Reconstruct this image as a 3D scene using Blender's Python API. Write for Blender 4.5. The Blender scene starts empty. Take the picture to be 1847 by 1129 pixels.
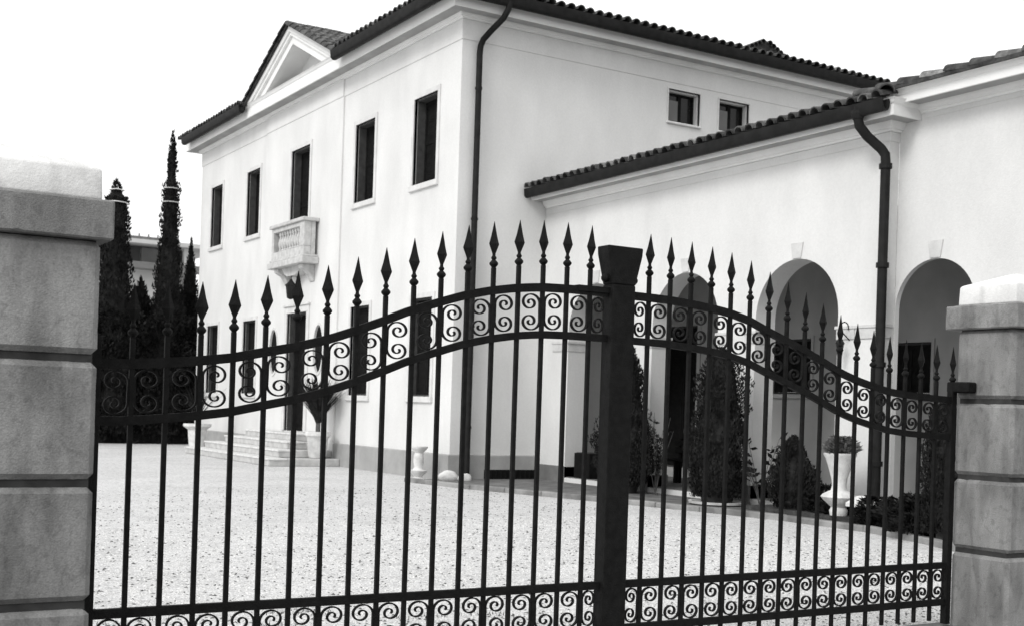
import bpy, bmesh, math, random
from mathutils import Vector, Matrix, noise
random.seed(7)
D = bpy.data
SC = bpy.context.scene
COL = SC.collection

# ------------------------------------------------------------------ camera
H_CAM = 1.25
YAW = math.atan2(1353, 2218)
ROLL = 0.032
cd = D.cameras.new('camera'); cam = D.objects.new('camera', cd); COL.objects.link(cam)
cd.sensor_width = 36; cd.lens = 36 * 2218 / 1847
cd.shift_y = (737.3 - 564.5) / 1847
cd.clip_start = .05; cd.clip_end = 3000
cam.matrix_world = (Matrix.Translation((0, 0, H_CAM)) @ Matrix.Rotation(-YAW, 4, 'Z')
                    @ Matrix.Rotation(math.radians(90), 4, 'X') @ Matrix.Rotation(ROLL, 4, 'Z'))
cd.dof.use_dof = True; cd.dof.focus_distance = 6.5; cd.dof.aperture_fstop = 7.0
SC.camera = cam

# ------------------------------------------------------------------ sky, sun, exposure
w = D.worlds.new('World'); SC.world = w; w.use_nodes = True
nt = w.node_tree; nt.nodes.clear()
SUN_EL, SUN_AZ = 38, 249          # azimuth clockwise from +Y
sky = nt.nodes.new('ShaderNodeTexSky'); sky.sky_type = 'NISHITA'; sky.sun_disc = False
sky.sun_elevation = math.radians(SUN_EL); sky.sun_rotation = math.radians(SUN_AZ)
sky.dust_density = 6; sky.air_density = 1.5
bw = nt.nodes.new('ShaderNodeRGBToBW')
cmb = nt.nodes.new('ShaderNodeMath'); cmb.operation = 'MULTIPLY_ADD'
cmb.inputs[1].default_value = 0.12; cmb.inputs[2].default_value = 9.0     # white overcast over the clear sky
bg = nt.nodes.new('ShaderNodeBackground'); bg.inputs['Strength'].default_value = 0.12
wo = nt.nodes.new('ShaderNodeOutputWorld')
nt.links.new(sky.outputs[0], bw.inputs[0]); nt.links.new(bw.outputs[0], cmb.inputs[0])
nt.links.new(cmb.outputs[0], bg.inputs['Color']); nt.links.new(bg.outputs[0], wo.inputs['Surface'])
sl = D.lights.new('sun', 'SUN'); sl.energy = 1.35; sl.angle = math.radians(18); sl.color = (1, .99, .97)
so = D.objects.new('sun', sl); COL.objects.link(so)
az, el = math.radians(SUN_AZ), math.radians(SUN_EL)
sd = Vector((math.sin(az) * math.cos(el), math.cos(az) * math.cos(el), math.sin(el)))
so.rotation_euler = sd.to_track_quat('Z', 'Y').to_euler()
SC.view_settings.view_transform = 'Standard'; SC.view_settings.look = 'None'
SC.view_settings.exposure = 0.13; SC.view_settings.gamma = 1

# ------------------------------------------------------------------ materials
def material(name, c0, c1, scale=4, rough=.9, bump=.0, bscale=60, stretch=(1, 1, 1), fine=0, fine_scale=80, spec=.3, detail=6, lo=.35, hi=.65):
    m = D.materials.new(name); m.use_nodes = True; n = m.node_tree; N = n.nodes; L = n.links
    b = N['Principled BSDF']; b.inputs['Roughness'].default_value = rough
    b.inputs['Specular IOR Level'].default_value = spec
    tc = N.new('ShaderNodeTexCoord'); mp = N.new('ShaderNodeMapping'); mp.inputs['Scale'].default_value = stretch
    geo = N.new('ShaderNodeNewGeometry')
    L.new(geo.outputs['Position'], mp.inputs[0])
    nz = N.new('ShaderNodeTexNoise'); nz.inputs['Scale'].default_value = scale; nz.inputs['Detail'].default_value = detail
    L.new(mp.outputs[0], nz.inputs['Vector'])
    mr = N.new('ShaderNodeMapRange'); mr.inputs['From Min'].default_value = lo; mr.inputs['From Max'].default_value = hi
    L.new(nz.outputs[0], mr.inputs['Value'])
    mx = N.new('ShaderNodeMix'); mx.data_type = 'RGBA'
    mx.inputs['A'].default_value = (c0, c0, c0 * .99, 1); mx.inputs['B'].default_value = (c1, c1, c1 * .99, 1)
    L.new(mr.outputs[0], mx.inputs['Factor'])
    out = mx.outputs['Result']
    if fine:
        n2 = N.new('ShaderNodeTexNoise'); n2.inputs['Scale'].default_value = fine_scale; n2.inputs['Detail'].default_value = 3
        L.new(geo.outputs['Position'], n2.inputs['Vector'])
        m2 = N.new('ShaderNodeMapRange'); m2.inputs['From Min'].default_value = .3; m2.inputs['From Max'].default_value = .7
        m2.inputs['To Min'].default_value = 1 - fine; m2.inputs['To Max'].default_value = 1 + fine
        L.new(n2.outputs[0], m2.inputs['Value'])
        vm = N.new('ShaderNodeVectorMath'); vm.operation = 'SCALE'
        L.new(out, vm.inputs[0]); L.new(m2.outputs[0], vm.inputs['Scale']); out = vm.outputs[0]
    L.new(out, b.inputs['Base Color'])
    if bump:
        n3 = N.new('ShaderNodeTexNoise'); n3.inputs['Scale'].default_value = bscale; n3.inputs['Detail'].default_value = 5
        L.new(geo.outputs['Position'], n3.inputs['Vector'])
        bp = N.new('ShaderNodeBump'); bp.inputs['Strength'].default_value = bump; bp.inputs['Distance'].default_value = .01
        L.new(n3.outputs[0], bp.inputs['Height']); L.new(bp.outputs[0], b.inputs['Normal'])
    return m

M = dict(
    stucco=material('white_stucco', .64, .72, 1.3, .95, .35, 45, (1, 1, .5), fine=.03, fine_scale=30),
    cornice=material('cornice_plaster', .76, .83, 2, .9, .1, 40, fine=.02),
    balc=material('shade_greyed_balcony_stone', .44, .58, 9, .9, .4, 60, fine=.1),  # stone greyed so its colour carries part of the balcony's shadow
    trim=material('window_stone', .58, .68, 5, .85, .2, 60, fine=.05),
    keystone=material('keystone_stone', .52, .62, 6, .85, .2, 60, fine=.05),
    plinth=material('grey_plinth_render', .30, .38, 3, .95, .4, 50, fine=.08),
    plinth_dark=material('dark_plinth_render', .13, .2, 3, .95, .4, 50, fine=.08),
    soffit_shade=material('soffit_shade_grey', .30, .38, 2, .9, .1, 40),  # eave shadow put into the colour of the cornice underside
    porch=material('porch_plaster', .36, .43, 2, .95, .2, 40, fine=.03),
    concrete=material('weathered_concrete', .165, .32, 2.2, .92, .35, 160, (3.4, 3.4, 1.3), fine=.14, fine_scale=140, lo=.25, hi=.80),
    joint=material('dark_mortar', .03, .06, 12, .95),
    coping=material('whitewashed_coping', .68, .80, 6, .9, .25, 120, fine=.05, fine_scale=60),
    iron=material('black_wrought_iron', .006, .011, 30, .7, .5, 160, spec=.12),
    pipe=material('dark_metal_pipe', .012, .02, 8, .6, .1, 60, spec=.12),
    tile=material('dark_clay_tile', .035, .10, 7, .9, .6, 50, fine=.25, fine_scale=40),
    tile_pale=material('lichened_clay_tile', .09, .24, 9, .9, .6, 50, fine=.25, fine_scale=40),
    shutter=material('dark_painted_shutter', .008, .013, 10, .8, .1, 60, spec=.05),
    shutter_grey=material('grey_painted_shutter', .05, .075, 10, .75, .1, 60, spec=.2),
    pane=material('dark_window_glass', .008, .012, 3, .12, 0, spec=.25),
    room=material('dim_room', .05, .08, 2, .9),
    stone=material('pale_stone', .55, .72, 9, .85, .4, 70, fine=.08),
    step=material('step_stone', .42, .55, 6, .85, .4, 60, fine=.08),
    paving=material('grey_paving', .10, .19, 4, .9, .5, 50, fine=.12),
    kerb=material('kerb_stone', .14, .32, 3, .9, .4, 50, fine=.1),
    darkpot=material('terracotta_pot', .02, .04, 8, .8, .3, 60),
    leaf=material('evergreen_foliage', .011, .03, 6, .85, 0, fine=.3, fine_scale=20, spec=.05),
    leaf_far=material('cypress_foliage', .009, .022, 3, .85, 0, fine=.3, fine_scale=8, spec=.05),
    leaf_grey=material('grey_foliage', .10, .2, 10, .8, 0, fine=.2, spec=.2),
    bark=material('bark', .05, .1, 20, .9, .5, 60),
    soil=material('dark_soil', .03, .07, 10, .95, .6, 50, fine=.3),
    far_wall=material('far_plaster', .42, .52, 1, .9),
    far_grey=material('far_grey_panel', .14, .2, 1, .9),
    far_dark=material('far_dark_window', .03, .05, 1, .5),
    strap=material('white_tape', .6, .7, 4, .8),
    pebble=material('pale_pebbles', .40, .72, 70, .85, fine=.2, fine_scale=200),
    pebble_dark=material('dark_pebbles', .04, .18, 60, .85, fine=.3, fine_scale=200),
)

def add_stain(m, lo=.55, stretch=(7, 7, .55), per_object=.0, a=.36, b=.50):
    n = m.node_tree; N = n.nodes; L = n.links; bs = N['Principled BSDF']; src = bs.inputs['Base Color'].links[0].from_socket
    geo = N.new('ShaderNodeNewGeometry'); mp = N.new('ShaderNodeMapping'); mp.inputs['Scale'].default_value = stretch; L.new(geo.outputs['Position'], mp.inputs[0])
    nz = N.new('ShaderNodeTexNoise'); nz.inputs['Scale'].default_value = 1; nz.inputs['Detail'].default_value = 5; nz.inputs['Distortion'].default_value = .6; L.new(mp.outputs[0], nz.inputs['Vector'])
    r_ = N.new('ShaderNodeMapRange'); r_.inputs['From Min'].default_value = a; r_.inputs['From Max'].default_value = b; r_.inputs['To Min'].default_value = lo; r_.inputs['To Max'].default_value = 1
    L.new(nz.outputs[0], r_.inputs['Value']); fac = r_.outputs[0]
    if per_object:
        oi = N.new('ShaderNodeObjectInfo'); r2 = N.new('ShaderNodeMapRange'); r2.inputs['To Min'].default_value = 1 - per_object; r2.inputs['To Max'].default_value = 1 + per_object
        L.new(oi.outputs['Random'], r2.inputs['Value']); mu = N.new('ShaderNodeMath'); mu.operation = 'MULTIPLY'; L.new(fac, mu.inputs[0]); L.new(r2.outputs[0], mu.inputs[1]); fac = mu.outputs[0]
    vm = N.new('ShaderNodeVectorMath'); vm.operation = 'SCALE'; L.new(src, vm.inputs[0]); L.new(fac, vm.inputs['Scale']); L.new(vm.outputs[0], bs.inputs['Base Color'])
add_stain(M['concrete'], .72, (9, 9, 2.2), .12, .38, .56)
add_stain(M['concrete'], .80, (28, 28, 22), 0, .34, .46)
add_stain(M['stucco'], .975, (1.7, 1.7, .5), 0, .34, .52)
add_stain(M['coping'], .86, (9, 9, 6), 0, .36, .5)
add_stain(M['tile'], .75, (5, 5, 5), .35, .4, .6)
add_stain(M['tile_pale'], .75, (5, 5, 5), .35, .4, .6)

def gravel_material():
    m = D.materials.new('pale_gravel'); m.use_nodes = True; n = m.node_tree; N = n.nodes; L = n.links
    b = N['Principled BSDF']; b.inputs['Roughness'].default_value = .95; b.inputs['Specular IOR Level'].default_value = .2
    geo = N.new('ShaderNodeNewGeometry')
    def nz(s, det=4):
        t = N.new('ShaderNodeTexNoise'); t.inputs['Scale'].default_value = s; t.inputs['Detail'].default_value = det
        t.inputs['Roughness'].default_value = .65; L.new(geo.outputs['Position'], t.inputs['Vector']); return t.outputs[0]
    def rng(v, a, c, lo, hi):
        r = N.new('ShaderNodeMapRange'); r.inputs['From Min'].default_value = a; r.inputs['From Max'].default_value = c
        r.inputs['To Min'].default_value = lo; r.inputs['To Max'].default_value = hi; L.new(v, r.inputs['Value']); return r.outputs[0]
    def mul(a, c):
        t = N.new('ShaderNodeMath'); t.operation = 'MULTIPLY'; L.new(a, t.inputs[0]); L.new(c, t.inputs[1]); return t.outputs[0]
    base = rng(nz(.7, 3), .35, .65, .72, .82)
    mott = rng(nz(14, 4), .34, .6, .80, 1.08)
    grain = rng(nz(60, 3), .32, .62, .74, 1.12)
    dark = mul(rng(nz(30, 6), .33, .41, .28, 1.0), mul(rng(nz(7, 6), .30, .42, .74, 1.0), rng(nz(1.9, 5), .30, .45, .82, 1.0)))
    vor = N.new('ShaderNodeTexVoronoi'); vor.inputs['Scale'].default_value = 45; L.new(geo.outputs['Position'], vor.inputs['Vector'])
    vd = rng(vor.outputs['Distance'], .1, .65, 1.08, .78)
    v = mul(mul(mul(base, mott), mul(grain, dark)), vd)
    cr = N.new('ShaderNodeCombineColor'); [L.new(v, cr.inputs[i]) for i in range(3)]
    L.new(cr.outputs[0], b.inputs['Base Color'])
    bp = N.new('ShaderNodeBump'); bp.inputs['Strength'].default_value = .8; bp.inputs['Distance'].default_value = .02
    L.new(mul(grain, vd), bp.inputs['Height']); L.new(bp.outputs[0], b.inputs['Normal'])
    return m
M['gravel'] = gravel_material()

# ------------------------------------------------------------------ helpers
ORG = {}
def tag(o, label=None, cat=None, group=None, kind=None):
    if label: o['label'] = label
    if cat: o['category'] = cat
    if group: o['group'] = group
    if kind: o['kind'] = kind
    return o
def thing(name, loc, label, cat, group=None):
    o = D.objects.new(name, None); COL.objects.link(o); o.location = loc; o.empty_display_size = .1
    ORG[o] = Vector(loc); return tag(o, label, cat, group)
def link(name, me, parent=None, world=(0, 0, 0), rot=None, kind=None, label=None, scale=None):
    o = D.objects.new(name, me); COL.objects.link(o)
    wv = Vector(world)
    if parent: o.parent = parent; o.location = wv - ORG[parent]
    else: o.location = wv
    ORG[o] = wv
    if rot: o.rotation_euler = rot
    if scale: o.scale = scale
    if kind: o['kind'] = kind
    if label: o['label'] = label
    return o

class MB:
    def __init__(s): s.v = []; s.f = []
    def add(s, vs, fs):
        k = len(s.v); s.v += [tuple(v) for v in vs]; s.f += [[i + k for i in f] for f in fs]; return s
    def box(s, x0, x1, y0, y1, z0, z1):
        x0, x1 = sorted((x0, x1)); y0, y1 = sorted((y0, y1)); z0, z1 = sorted((z0, z1))
        return s.add([(x0,y0,z0),(x1,y0,z0),(x1,y1,z0),(x0,y1,z0),(x0,y0,z1),(x1,y0,z1),(x1,y1,z1),(x0,y1,z1)],
                     [(0,3,2,1),(4,5,6,7),(0,1,5,4),(1,2,6,5),(2,3,7,6),(3,0,4,7)])
    def lathe(s, prof, c=(0, 0, 0), n=16, ph=0, sx=1, sy=1):
        vs = []; fs = []
        for r, z in prof:
            for i in range(n):
                a = ph + i * 2 * math.pi / n
                vs.append((c[0] + sx * r * math.cos(a), c[1] + sy * r * math.sin(a), c[2] + z))
        for j in range(len(prof) - 1):
            for i in range(n):
                k = (i + 1) % n
                fs.append((j*n+i, j*n+k, (j+1)*n+k, (j+1)*n+i))
        fs.append(tuple(reversed(range(n)))); fs.append(tuple((len(prof)-1)*n + i for i in range(n)))
        return s.add(vs, fs)
    def tube(s, pts, r, n=10, cap=True):
        pts = [Vector(p) for p in pts]; vs = []; fs = []
        rr = r if isinstance(r, (list, tuple)) else [r] * len(pts)
        t0 = (pts[1] - pts[0]).normalized()
        a = t0.orthogonal().normalized()
        for i, p in enumerate(pts):
            t = ((pts[min(i+1, len(pts)-1)] - p).normalized() + (p - pts[max(i-1, 0)]).normalized()).normalized()
            a = (a - t * a.dot(t)).normalized(); b = t.cross(a)
            for k in range(n):
                q = k * 2 * math.pi / n; vs.append(p + (a * math.cos(q) + b * math.sin(q)) * rr[i])
        for j in range(len(pts) - 1):
            for i in range(n):
                k = (i + 1) % n; fs.append((j*n+i, j*n+k, (j+1)*n+k, (j+1)*n+i))
        if cap: fs.append(tuple(reversed(range(n)))); fs.append(tuple((len(pts)-1)*n + i for i in range(n)))
        return s.add(vs, fs)
    def prism(s, poly, fn, d0, d1):
        """poly of (a,b); fn(a,b,d)->xyz"""
        n = len(poly)
        vs = [fn(a, b, d0) for a, b in poly] + [fn(a, b, d1) for a, b in poly]
        fs = [tuple(range(n)), tuple(reversed(range(n, 2 * n)))] + [(i, i + n, (i+1) % n + n, (i+1) % n) for i in range(n)]
        return s.add(vs, fs)
    def mesh(s, name, mat, off=(0, 0, 0), bevel=0, smooth=False, seg=1):
        me = D.meshes.new(name); o = Vector(off)
        me.from_pydata([Vector(v) - o for v in s.v], [], s.f)
        bm = bmesh.new(); bm.from_mesh(me)
        bmesh.ops.recalc_face_normals(bm, faces=bm.faces)
        if bevel: bmesh.ops.bevel(bm, geom=[e for e in bm.edges if len(e.link_faces) == 2 and e.calc_face_angle(0) > .6], offset=bevel, segments=seg, profile=.5, affect='EDGES')
        bm.to_mesh(me); bm.free()
        me.materials.append(mat)
        if smooth:
            for p in me.polygons: p.use_smooth = True
            try: me.set_sharp_from_angle(angle=math.radians(40))
            except Exception: pass
        return me
    def build(s, name, mat, parent=None, bevel=0, smooth=False, kind=None, label=None, at=None, seg=1):
        w_ = Vector(at) if at is not None else (ORG[parent] if parent else Vector((0, 0, 0)))
        return link(name, s.mesh(name, mat, w_, bevel, smooth, seg), parent, w_, kind=kind, label=label)

def sweep(path, prof, closed=False, flip=False):
    """path of (x,y) with the outside on the RIGHT-hand side of travel; prof of (out, z)"""
    mb = MB(); n = len(path); P = [Vector(p) for p in path]; mit = []
    for i in range(n):
        def nrm(a, b):
            d = (b - a).normalized(); return Vector((d.y, -d.x))
        if closed: n0 = nrm(P[i-1], P[i]); n1 = nrm(P[i], P[(i+1) % n])
        else:
            n0 = nrm(P[max(i-1, 0)], P[max(i, 1)]); n1 = nrm(P[min(i, n-2)], P[min(i+1, n-1)])
        m = (n0 + n1); m = m / max(m.dot(n1), 1e-6) if m.length > 1e-6 else n1
        mit.append(m)
    k = len(prof)
    vs = [(P[i].x + mit[i].x * o, P[i].y + mit[i].y * o, z) for i in range(n) for o, z in prof]
    fs = []
    for i in range(n if closed else n - 1):
        j = (i + 1) % n
        for a in range(k):
            b = (a + 1) % k; fs.append((i*k+a, j*k+a, j*k+b, i*k+b))
    if not closed: fs.append(tuple(range(k))); fs.append(tuple(reversed([(n-1)*k + a for a in range(k)])))
    return mb.add(vs, fs)

def slab(fn, outer, holes, t):
    """wall sheet of thickness t with holes; fn(s,z,d)->xyz; loops as (s,z) lists"""
    bm = bmesh.new(); loops = [outer] + holes
    for d, keep in ((0, 1), (t, 1)):
        es = []
        for lp in loops:
            vs = [bm.verts.new(fn(a, b, d)) for a, b in lp]
            es += [bm.edges.new((vs[i], vs[(i+1) % len(vs)])) for i in range(len(vs))]
        bmesh.ops.triangle_fill(bm, use_beauty=True, use_dissolve=False, edges=es)
    bm.verts.ensure_lookup_table(); nv = sum(len(l) for l in loops); k = 0
    for lp in loops:
        m = len(lp)
        for i in range(m):
            j = (i + 1) % m
            bm.faces.new((bm.verts[k+i], bm.verts[k+j], bm.verts[nv+k+j], bm.verts[nv+k+i]))
        k += m
    bmesh.ops.recalc_face_normals(bm, faces=bm.faces)
    mb = MB(); bm.verts.index_update()
    mb.add([v.co[:] for v in bm.verts], [[v.index for v in f.verts] for f in bm.faces]); bm.free()
    return mb
def rect(a0, a1, z0, z1): return [(a0, z0), (a1, z0), (a1, z1), (a0, z1)]
def arch_loop(c, r, z0, zs, n=28, r2=None):
    r2 = r2 or r
    return [(c - r, z0), (c + r, z0)] + [(c + r * math.cos(math.pi * i / n), zs + r2 * math.sin(math.pi * i / n)) for i in range(n + 1)]
def arch_wall(fn, s0, s1, z0, z1, arches, t, n=28):
    mb = MB(); cur = s0
    def q(pts): mb.prism(pts, fn, 0, t)
    for c, r_, zb, zs in sorted(arches):
        q(rect(cur, c - r_, z0, z1)); cur = c + r_
        q(rect(c - r_, c + r_, z0, zb))
        P = [(c - r_ * math.cos(math.pi * i / n), zs + r_ * math.sin(math.pi * i / n)) for i in range(n + 1)]
        k = len(mb.v); vs = []
        for a, b in P:
            vs += [fn(a, b, 0), fn(a, z1, 0), fn(a, b, t), fn(a, z1, t)]
        fs = []
        for i in range(n):
            o = 4 * i; fs += [(o, o+4, o+5, o+1), (o+2, o+3, o+7, o+6), (o, o+2, o+6, o+4), (o+1, o+5, o+7, o+3)]
        mb.add(vs, fs)
    q(rect(cur, s1, z0, z1)); return mb
def oval(c, zc, a, b, n=24): return [(c + a * math.cos(i*2*math.pi/n), zc + b * math.sin(i*2*math.pi/n)) for i in range(n)]

XA, YB = 9.875, 18.16
YE, XE = 32.45, 19.6
XC, XD, YCR = 11.65, 11.82, 10.45
fA = lambda s, z, d: (XA + d, s, z)
fB = lambda s, z, d: (s, YB + d, z)
fC = lambda s, z, d: (XC + d, s, z)
fD = lambda s, z, d: (XD + d, s, z)
def fbox(mb, fn, s0, s1, z0, z1, d0, d1):
    a = fn(s0, z0, d0); b = fn(s1, z1, d1); return mb.box(a[0], b[0], a[1], b[1], a[2], b[2])

# ------------------------------------------------------------------ ground
g = MB(); R_ = 900
g.add([(-R_, 4.95, 0), (R_, 4.95, 0), (R_, R_, 0), (-R_, R_, 0)], [(0, 1, 2, 3)])
go = g.build('gravel_courtyard', M['gravel']); go['kind'] = 'structure'
g = MB().add([(-R_, -R_, -.012), (R_, -R_, -.012), (R_, 4.95, -.012), (-R_, 4.95, -.012)], [(0, 1, 2, 3)])
g.build('driveway', M['paving'])['kind'] = 'structure'
MB().box(1.05, 6.25, 4.86, 5.10, -.05, .018).build('threshold', M['paving'], bevel=.006)['kind'] = 'structure'

# paved margin along the arcade, edged with kerb stones
edge = [(9.05, 18.16), (9.3, 16.4), (9.7, 15.0), (10.05, 13.7), (10.4, 12.3), (10.62, 11.0), (10.6, 9.7), (10.3, 8.7), (9.95, 7.9), (9.5, 7.0), (9.0, 6.0)]
poly = edge + [(14.2, 6.0), (14.2, 18.16)]
pv = MB(); pv.prism(poly, lambda a, b, d: (a, b, d), .0, .045)
pav = pv.build('pavement', M['paving']); pav['kind'] = 'structure'
def resample(pts, step):
    out = []; acc = 0
    for a, b in zip(pts, pts[1:]):
        a = Vector(a); b = Vector(b); L_ = (b - a).length; n = max(1, round(L_ / step))
        out += [a.lerp(b, i / n) for i in range(n)]
    return out + [Vector(pts[-1])]
kp = resample(edge, .9)
for a, b in zip(kp, kp[1:]):
    d = (b - a).normalized(); nn = Vector((d.y, -d.x)); a2 = a + d * .006; b2 = b - d * .006
    jz = random.uniform(-.006, .006)
    k = MB().prism([tuple(a2 - nn*.09), tuple(b2 - nn*.09), tuple(b2 + nn*.02), tuple(a2 + nn*.02)], lambda u, v_, z: (u, v_, z), -.05, .075 + jz)
    k.build('kerb_stone', M['kerb'], pav, bevel=.012)

# gravel: loose stones (nobody could count them)
def stones(name, mat, n, smin, smax, ymax):
    vs = []; fs = []; rnd = random.Random(3 + n)
    for i in range(n):
        y = 5.15 + (rnd.random() ** 1.6) * (ymax - 5.15)
        x = y * .2 + rnd.random() * (y * 1.15)
        if x > 9.4 and y > 5: continue
        s_ = rnd.uniform(smin, smax); a = rnd.random() * 6.28; h = s_ * rnd.uniform(.35, .7); el_ = rnd.uniform(.6, 1.3)
        k = len(vs); ca, sa = math.cos(a), math.sin(a)
        for dx, dy, dz in ((1,0,0),(0,1,0),(-1,0,0),(0,-1,0),(.15,.1,1)):
            dx *= s_ * el_; dy *= s_
            vs.append((x + dx*ca - dy*sa, y + dx*sa + dy*ca, dz * h))
        fs += [(k,k+1,k+4),(k+1,k+2,k+4),(k+2,k+3,k+4),(k+3,k,k+4)]
    o = MB().add(vs, fs).build(name, mat, kind='stuff')
    return o
tag(stones('gravel_stones', M['pebble'], 30000, .007, .019, 12), 'loose pale gravel stones scattered over the courtyard', 'gravel', kind='stuff')
tag(stones('dark_gravel_stones', M['pebble_dark'], 9000, .006, .017, 17), 'dark pebbles and leaf scraps scattered on the pale gravel', 'gravel', kind='stuff')

# ------------------------------------------------------------------ villa
villa = thing('villa', (XA, YB, 0), 'large two-storey white stucco villa with pediment, balcony and low tiled roof', 'house')
W_UP = [(30.62, 31.52), (27.86, 28.76), (24.69, 25.76), (21.51, 22.41), (18.96, 19.86)]
UPZ = [(5.18, 6.73)] * 5; UPZ[2] = (4.35, 6.75)
W_LO = [(30.65, 31.53), (27.86, 28.73), (21.52, 22.39), (18.93, 19.74)]
holesA = [rect(a, b, z0, z1) for (a, b), (z0, z1) in zip(W_UP, UPZ)] + [rect(a, b, 1.42, 3.15) for a, b in W_LO]
holesA += [rect(24.60, 25.74, .62, 3.18), oval(26.55, 2.37, .25, .5), oval(23.93, 2.37, .25, .5)]
slab(fA, rect(YB, YE, 0, 7.95), holesA, .34).build('wall', M['stucco'], villa)
BW = [(14.27, 15.03), (15.50, 16.26)]
slab(fB, rect(XA + .34, XE, 0, 7.95), [rect(a, b, 6.70, 7.31) for a, b in BW], .34).build('wall', M['stucco'], villa)
wb = MB(); wb.box(XA + .34, XE, YE - .34, YE, 0, 7.95); wb.box(XE - .34, XE, YB + .34, YE - .34, 0, 7.95); wb.build('wall', M['stucco'], villa)
MB().box(XA + .34, XE - .34, YB + .34, YE - .34, 7.8, 7.9).build('ceiling', M['room'], villa)
# central bay, slightly proud, with the openings it surrounds
bay = slab(lambda s, z, d: (XA - .035 + d, s, z), rect(23.02, 27.42, 0, 7.765),
           [rect(24.69, 25.76, 4.35, 6.75), rect(24.60, 25.74, .62, 3.18), oval(26.55, 2.37, .25, .5), oval(23.93, 2.37, .25, .5)], .034)
bay.build('central_bay', M['stucco'], villa)
fBay = lambda s, z, d: (XA - .035 + d, s, z)
# frieze above the string line
pathM = [(XE, YB), (XE, YE), (XA, YE), (XA, YB)][::-1]     # A corner -> ... outside to be on the right
pathM = [(XA, YE), (XA, YB), (XE, YB), (XE, YE)]
def outer(path, prof, closed=False):
    # choose the travel direction that puts the profile outside (probe with centre)
    return sweep(path, prof, closed)
# direction test: moving from (XA,YE) to (XA,YB) is -Y, right-hand normal = (-1,0) = outside
sweep(pathM, [(.0, 7.43), (.014, 7.43), (.014, 7.765), (.0, 7.765)], True).build('frieze', M['stucco'], villa)
sweep([(XA - .035, 27.42), (XA - .035, 23.02)], [(0, 7.43), (.014, 7.43), (.014, 7.765), (0, 7.765)]).build('frieze', M['stucco'], villa)
def cornice_set(parent, path, zw, zf, zt, o=.36, closed=False):
    sweep(path, [(0, zf + .02), (o - .03, zf + .02), (o - .03, zf - .004), (o, zf - .004), (o, zt - .07), (o + .02, zt - .05), (o + .035, zt - .02), (o + .06, zt), (0, zt)], closed).build('cornice', M['cornice'], parent)
    return sweep(path, [(0, zw - .03), (.03, zw - .03), (.035, zw - .005), (.065, zw), (.07, zw + .02), (.085, zf - .02), (.10, zf + .018), (0, zf + .018)], closed).build('bed_moulding', M['cornice'], parent)
def soffit_shade(parent, path, zf, o=.36, closed=False):
    sweep(path, [(.101, zf + .006), (o - .031, zf + .006), (o - .031, zf + .019), (.101, zf + .019)], closed).build('soffit_shade', M['soffit_shade'], parent)  # thin grey strip under the cornice, its colour carries the shade below the fascia
cornice_set(villa, pathM, 7.80, 7.845, 8.13, .36, True); soffit_shade(villa, pathM, 7.845, .36, True)
# plinth (not on the bay, where the steps are)
sweep([(XA, 22.98), (XA, YB), (XE, YB)], [(0, 0), (.045, 0), (.045, .44), (.03, .455), (0, .455)]).build('plinth', M['plinth'], villa)
sweep([(XA, YE), (XA, 27.46)], [(0, 0), (.045, 0), (.045, .44), (.03, .455), (0, .455)]).build('plinth', M['plinth'], villa)

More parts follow.
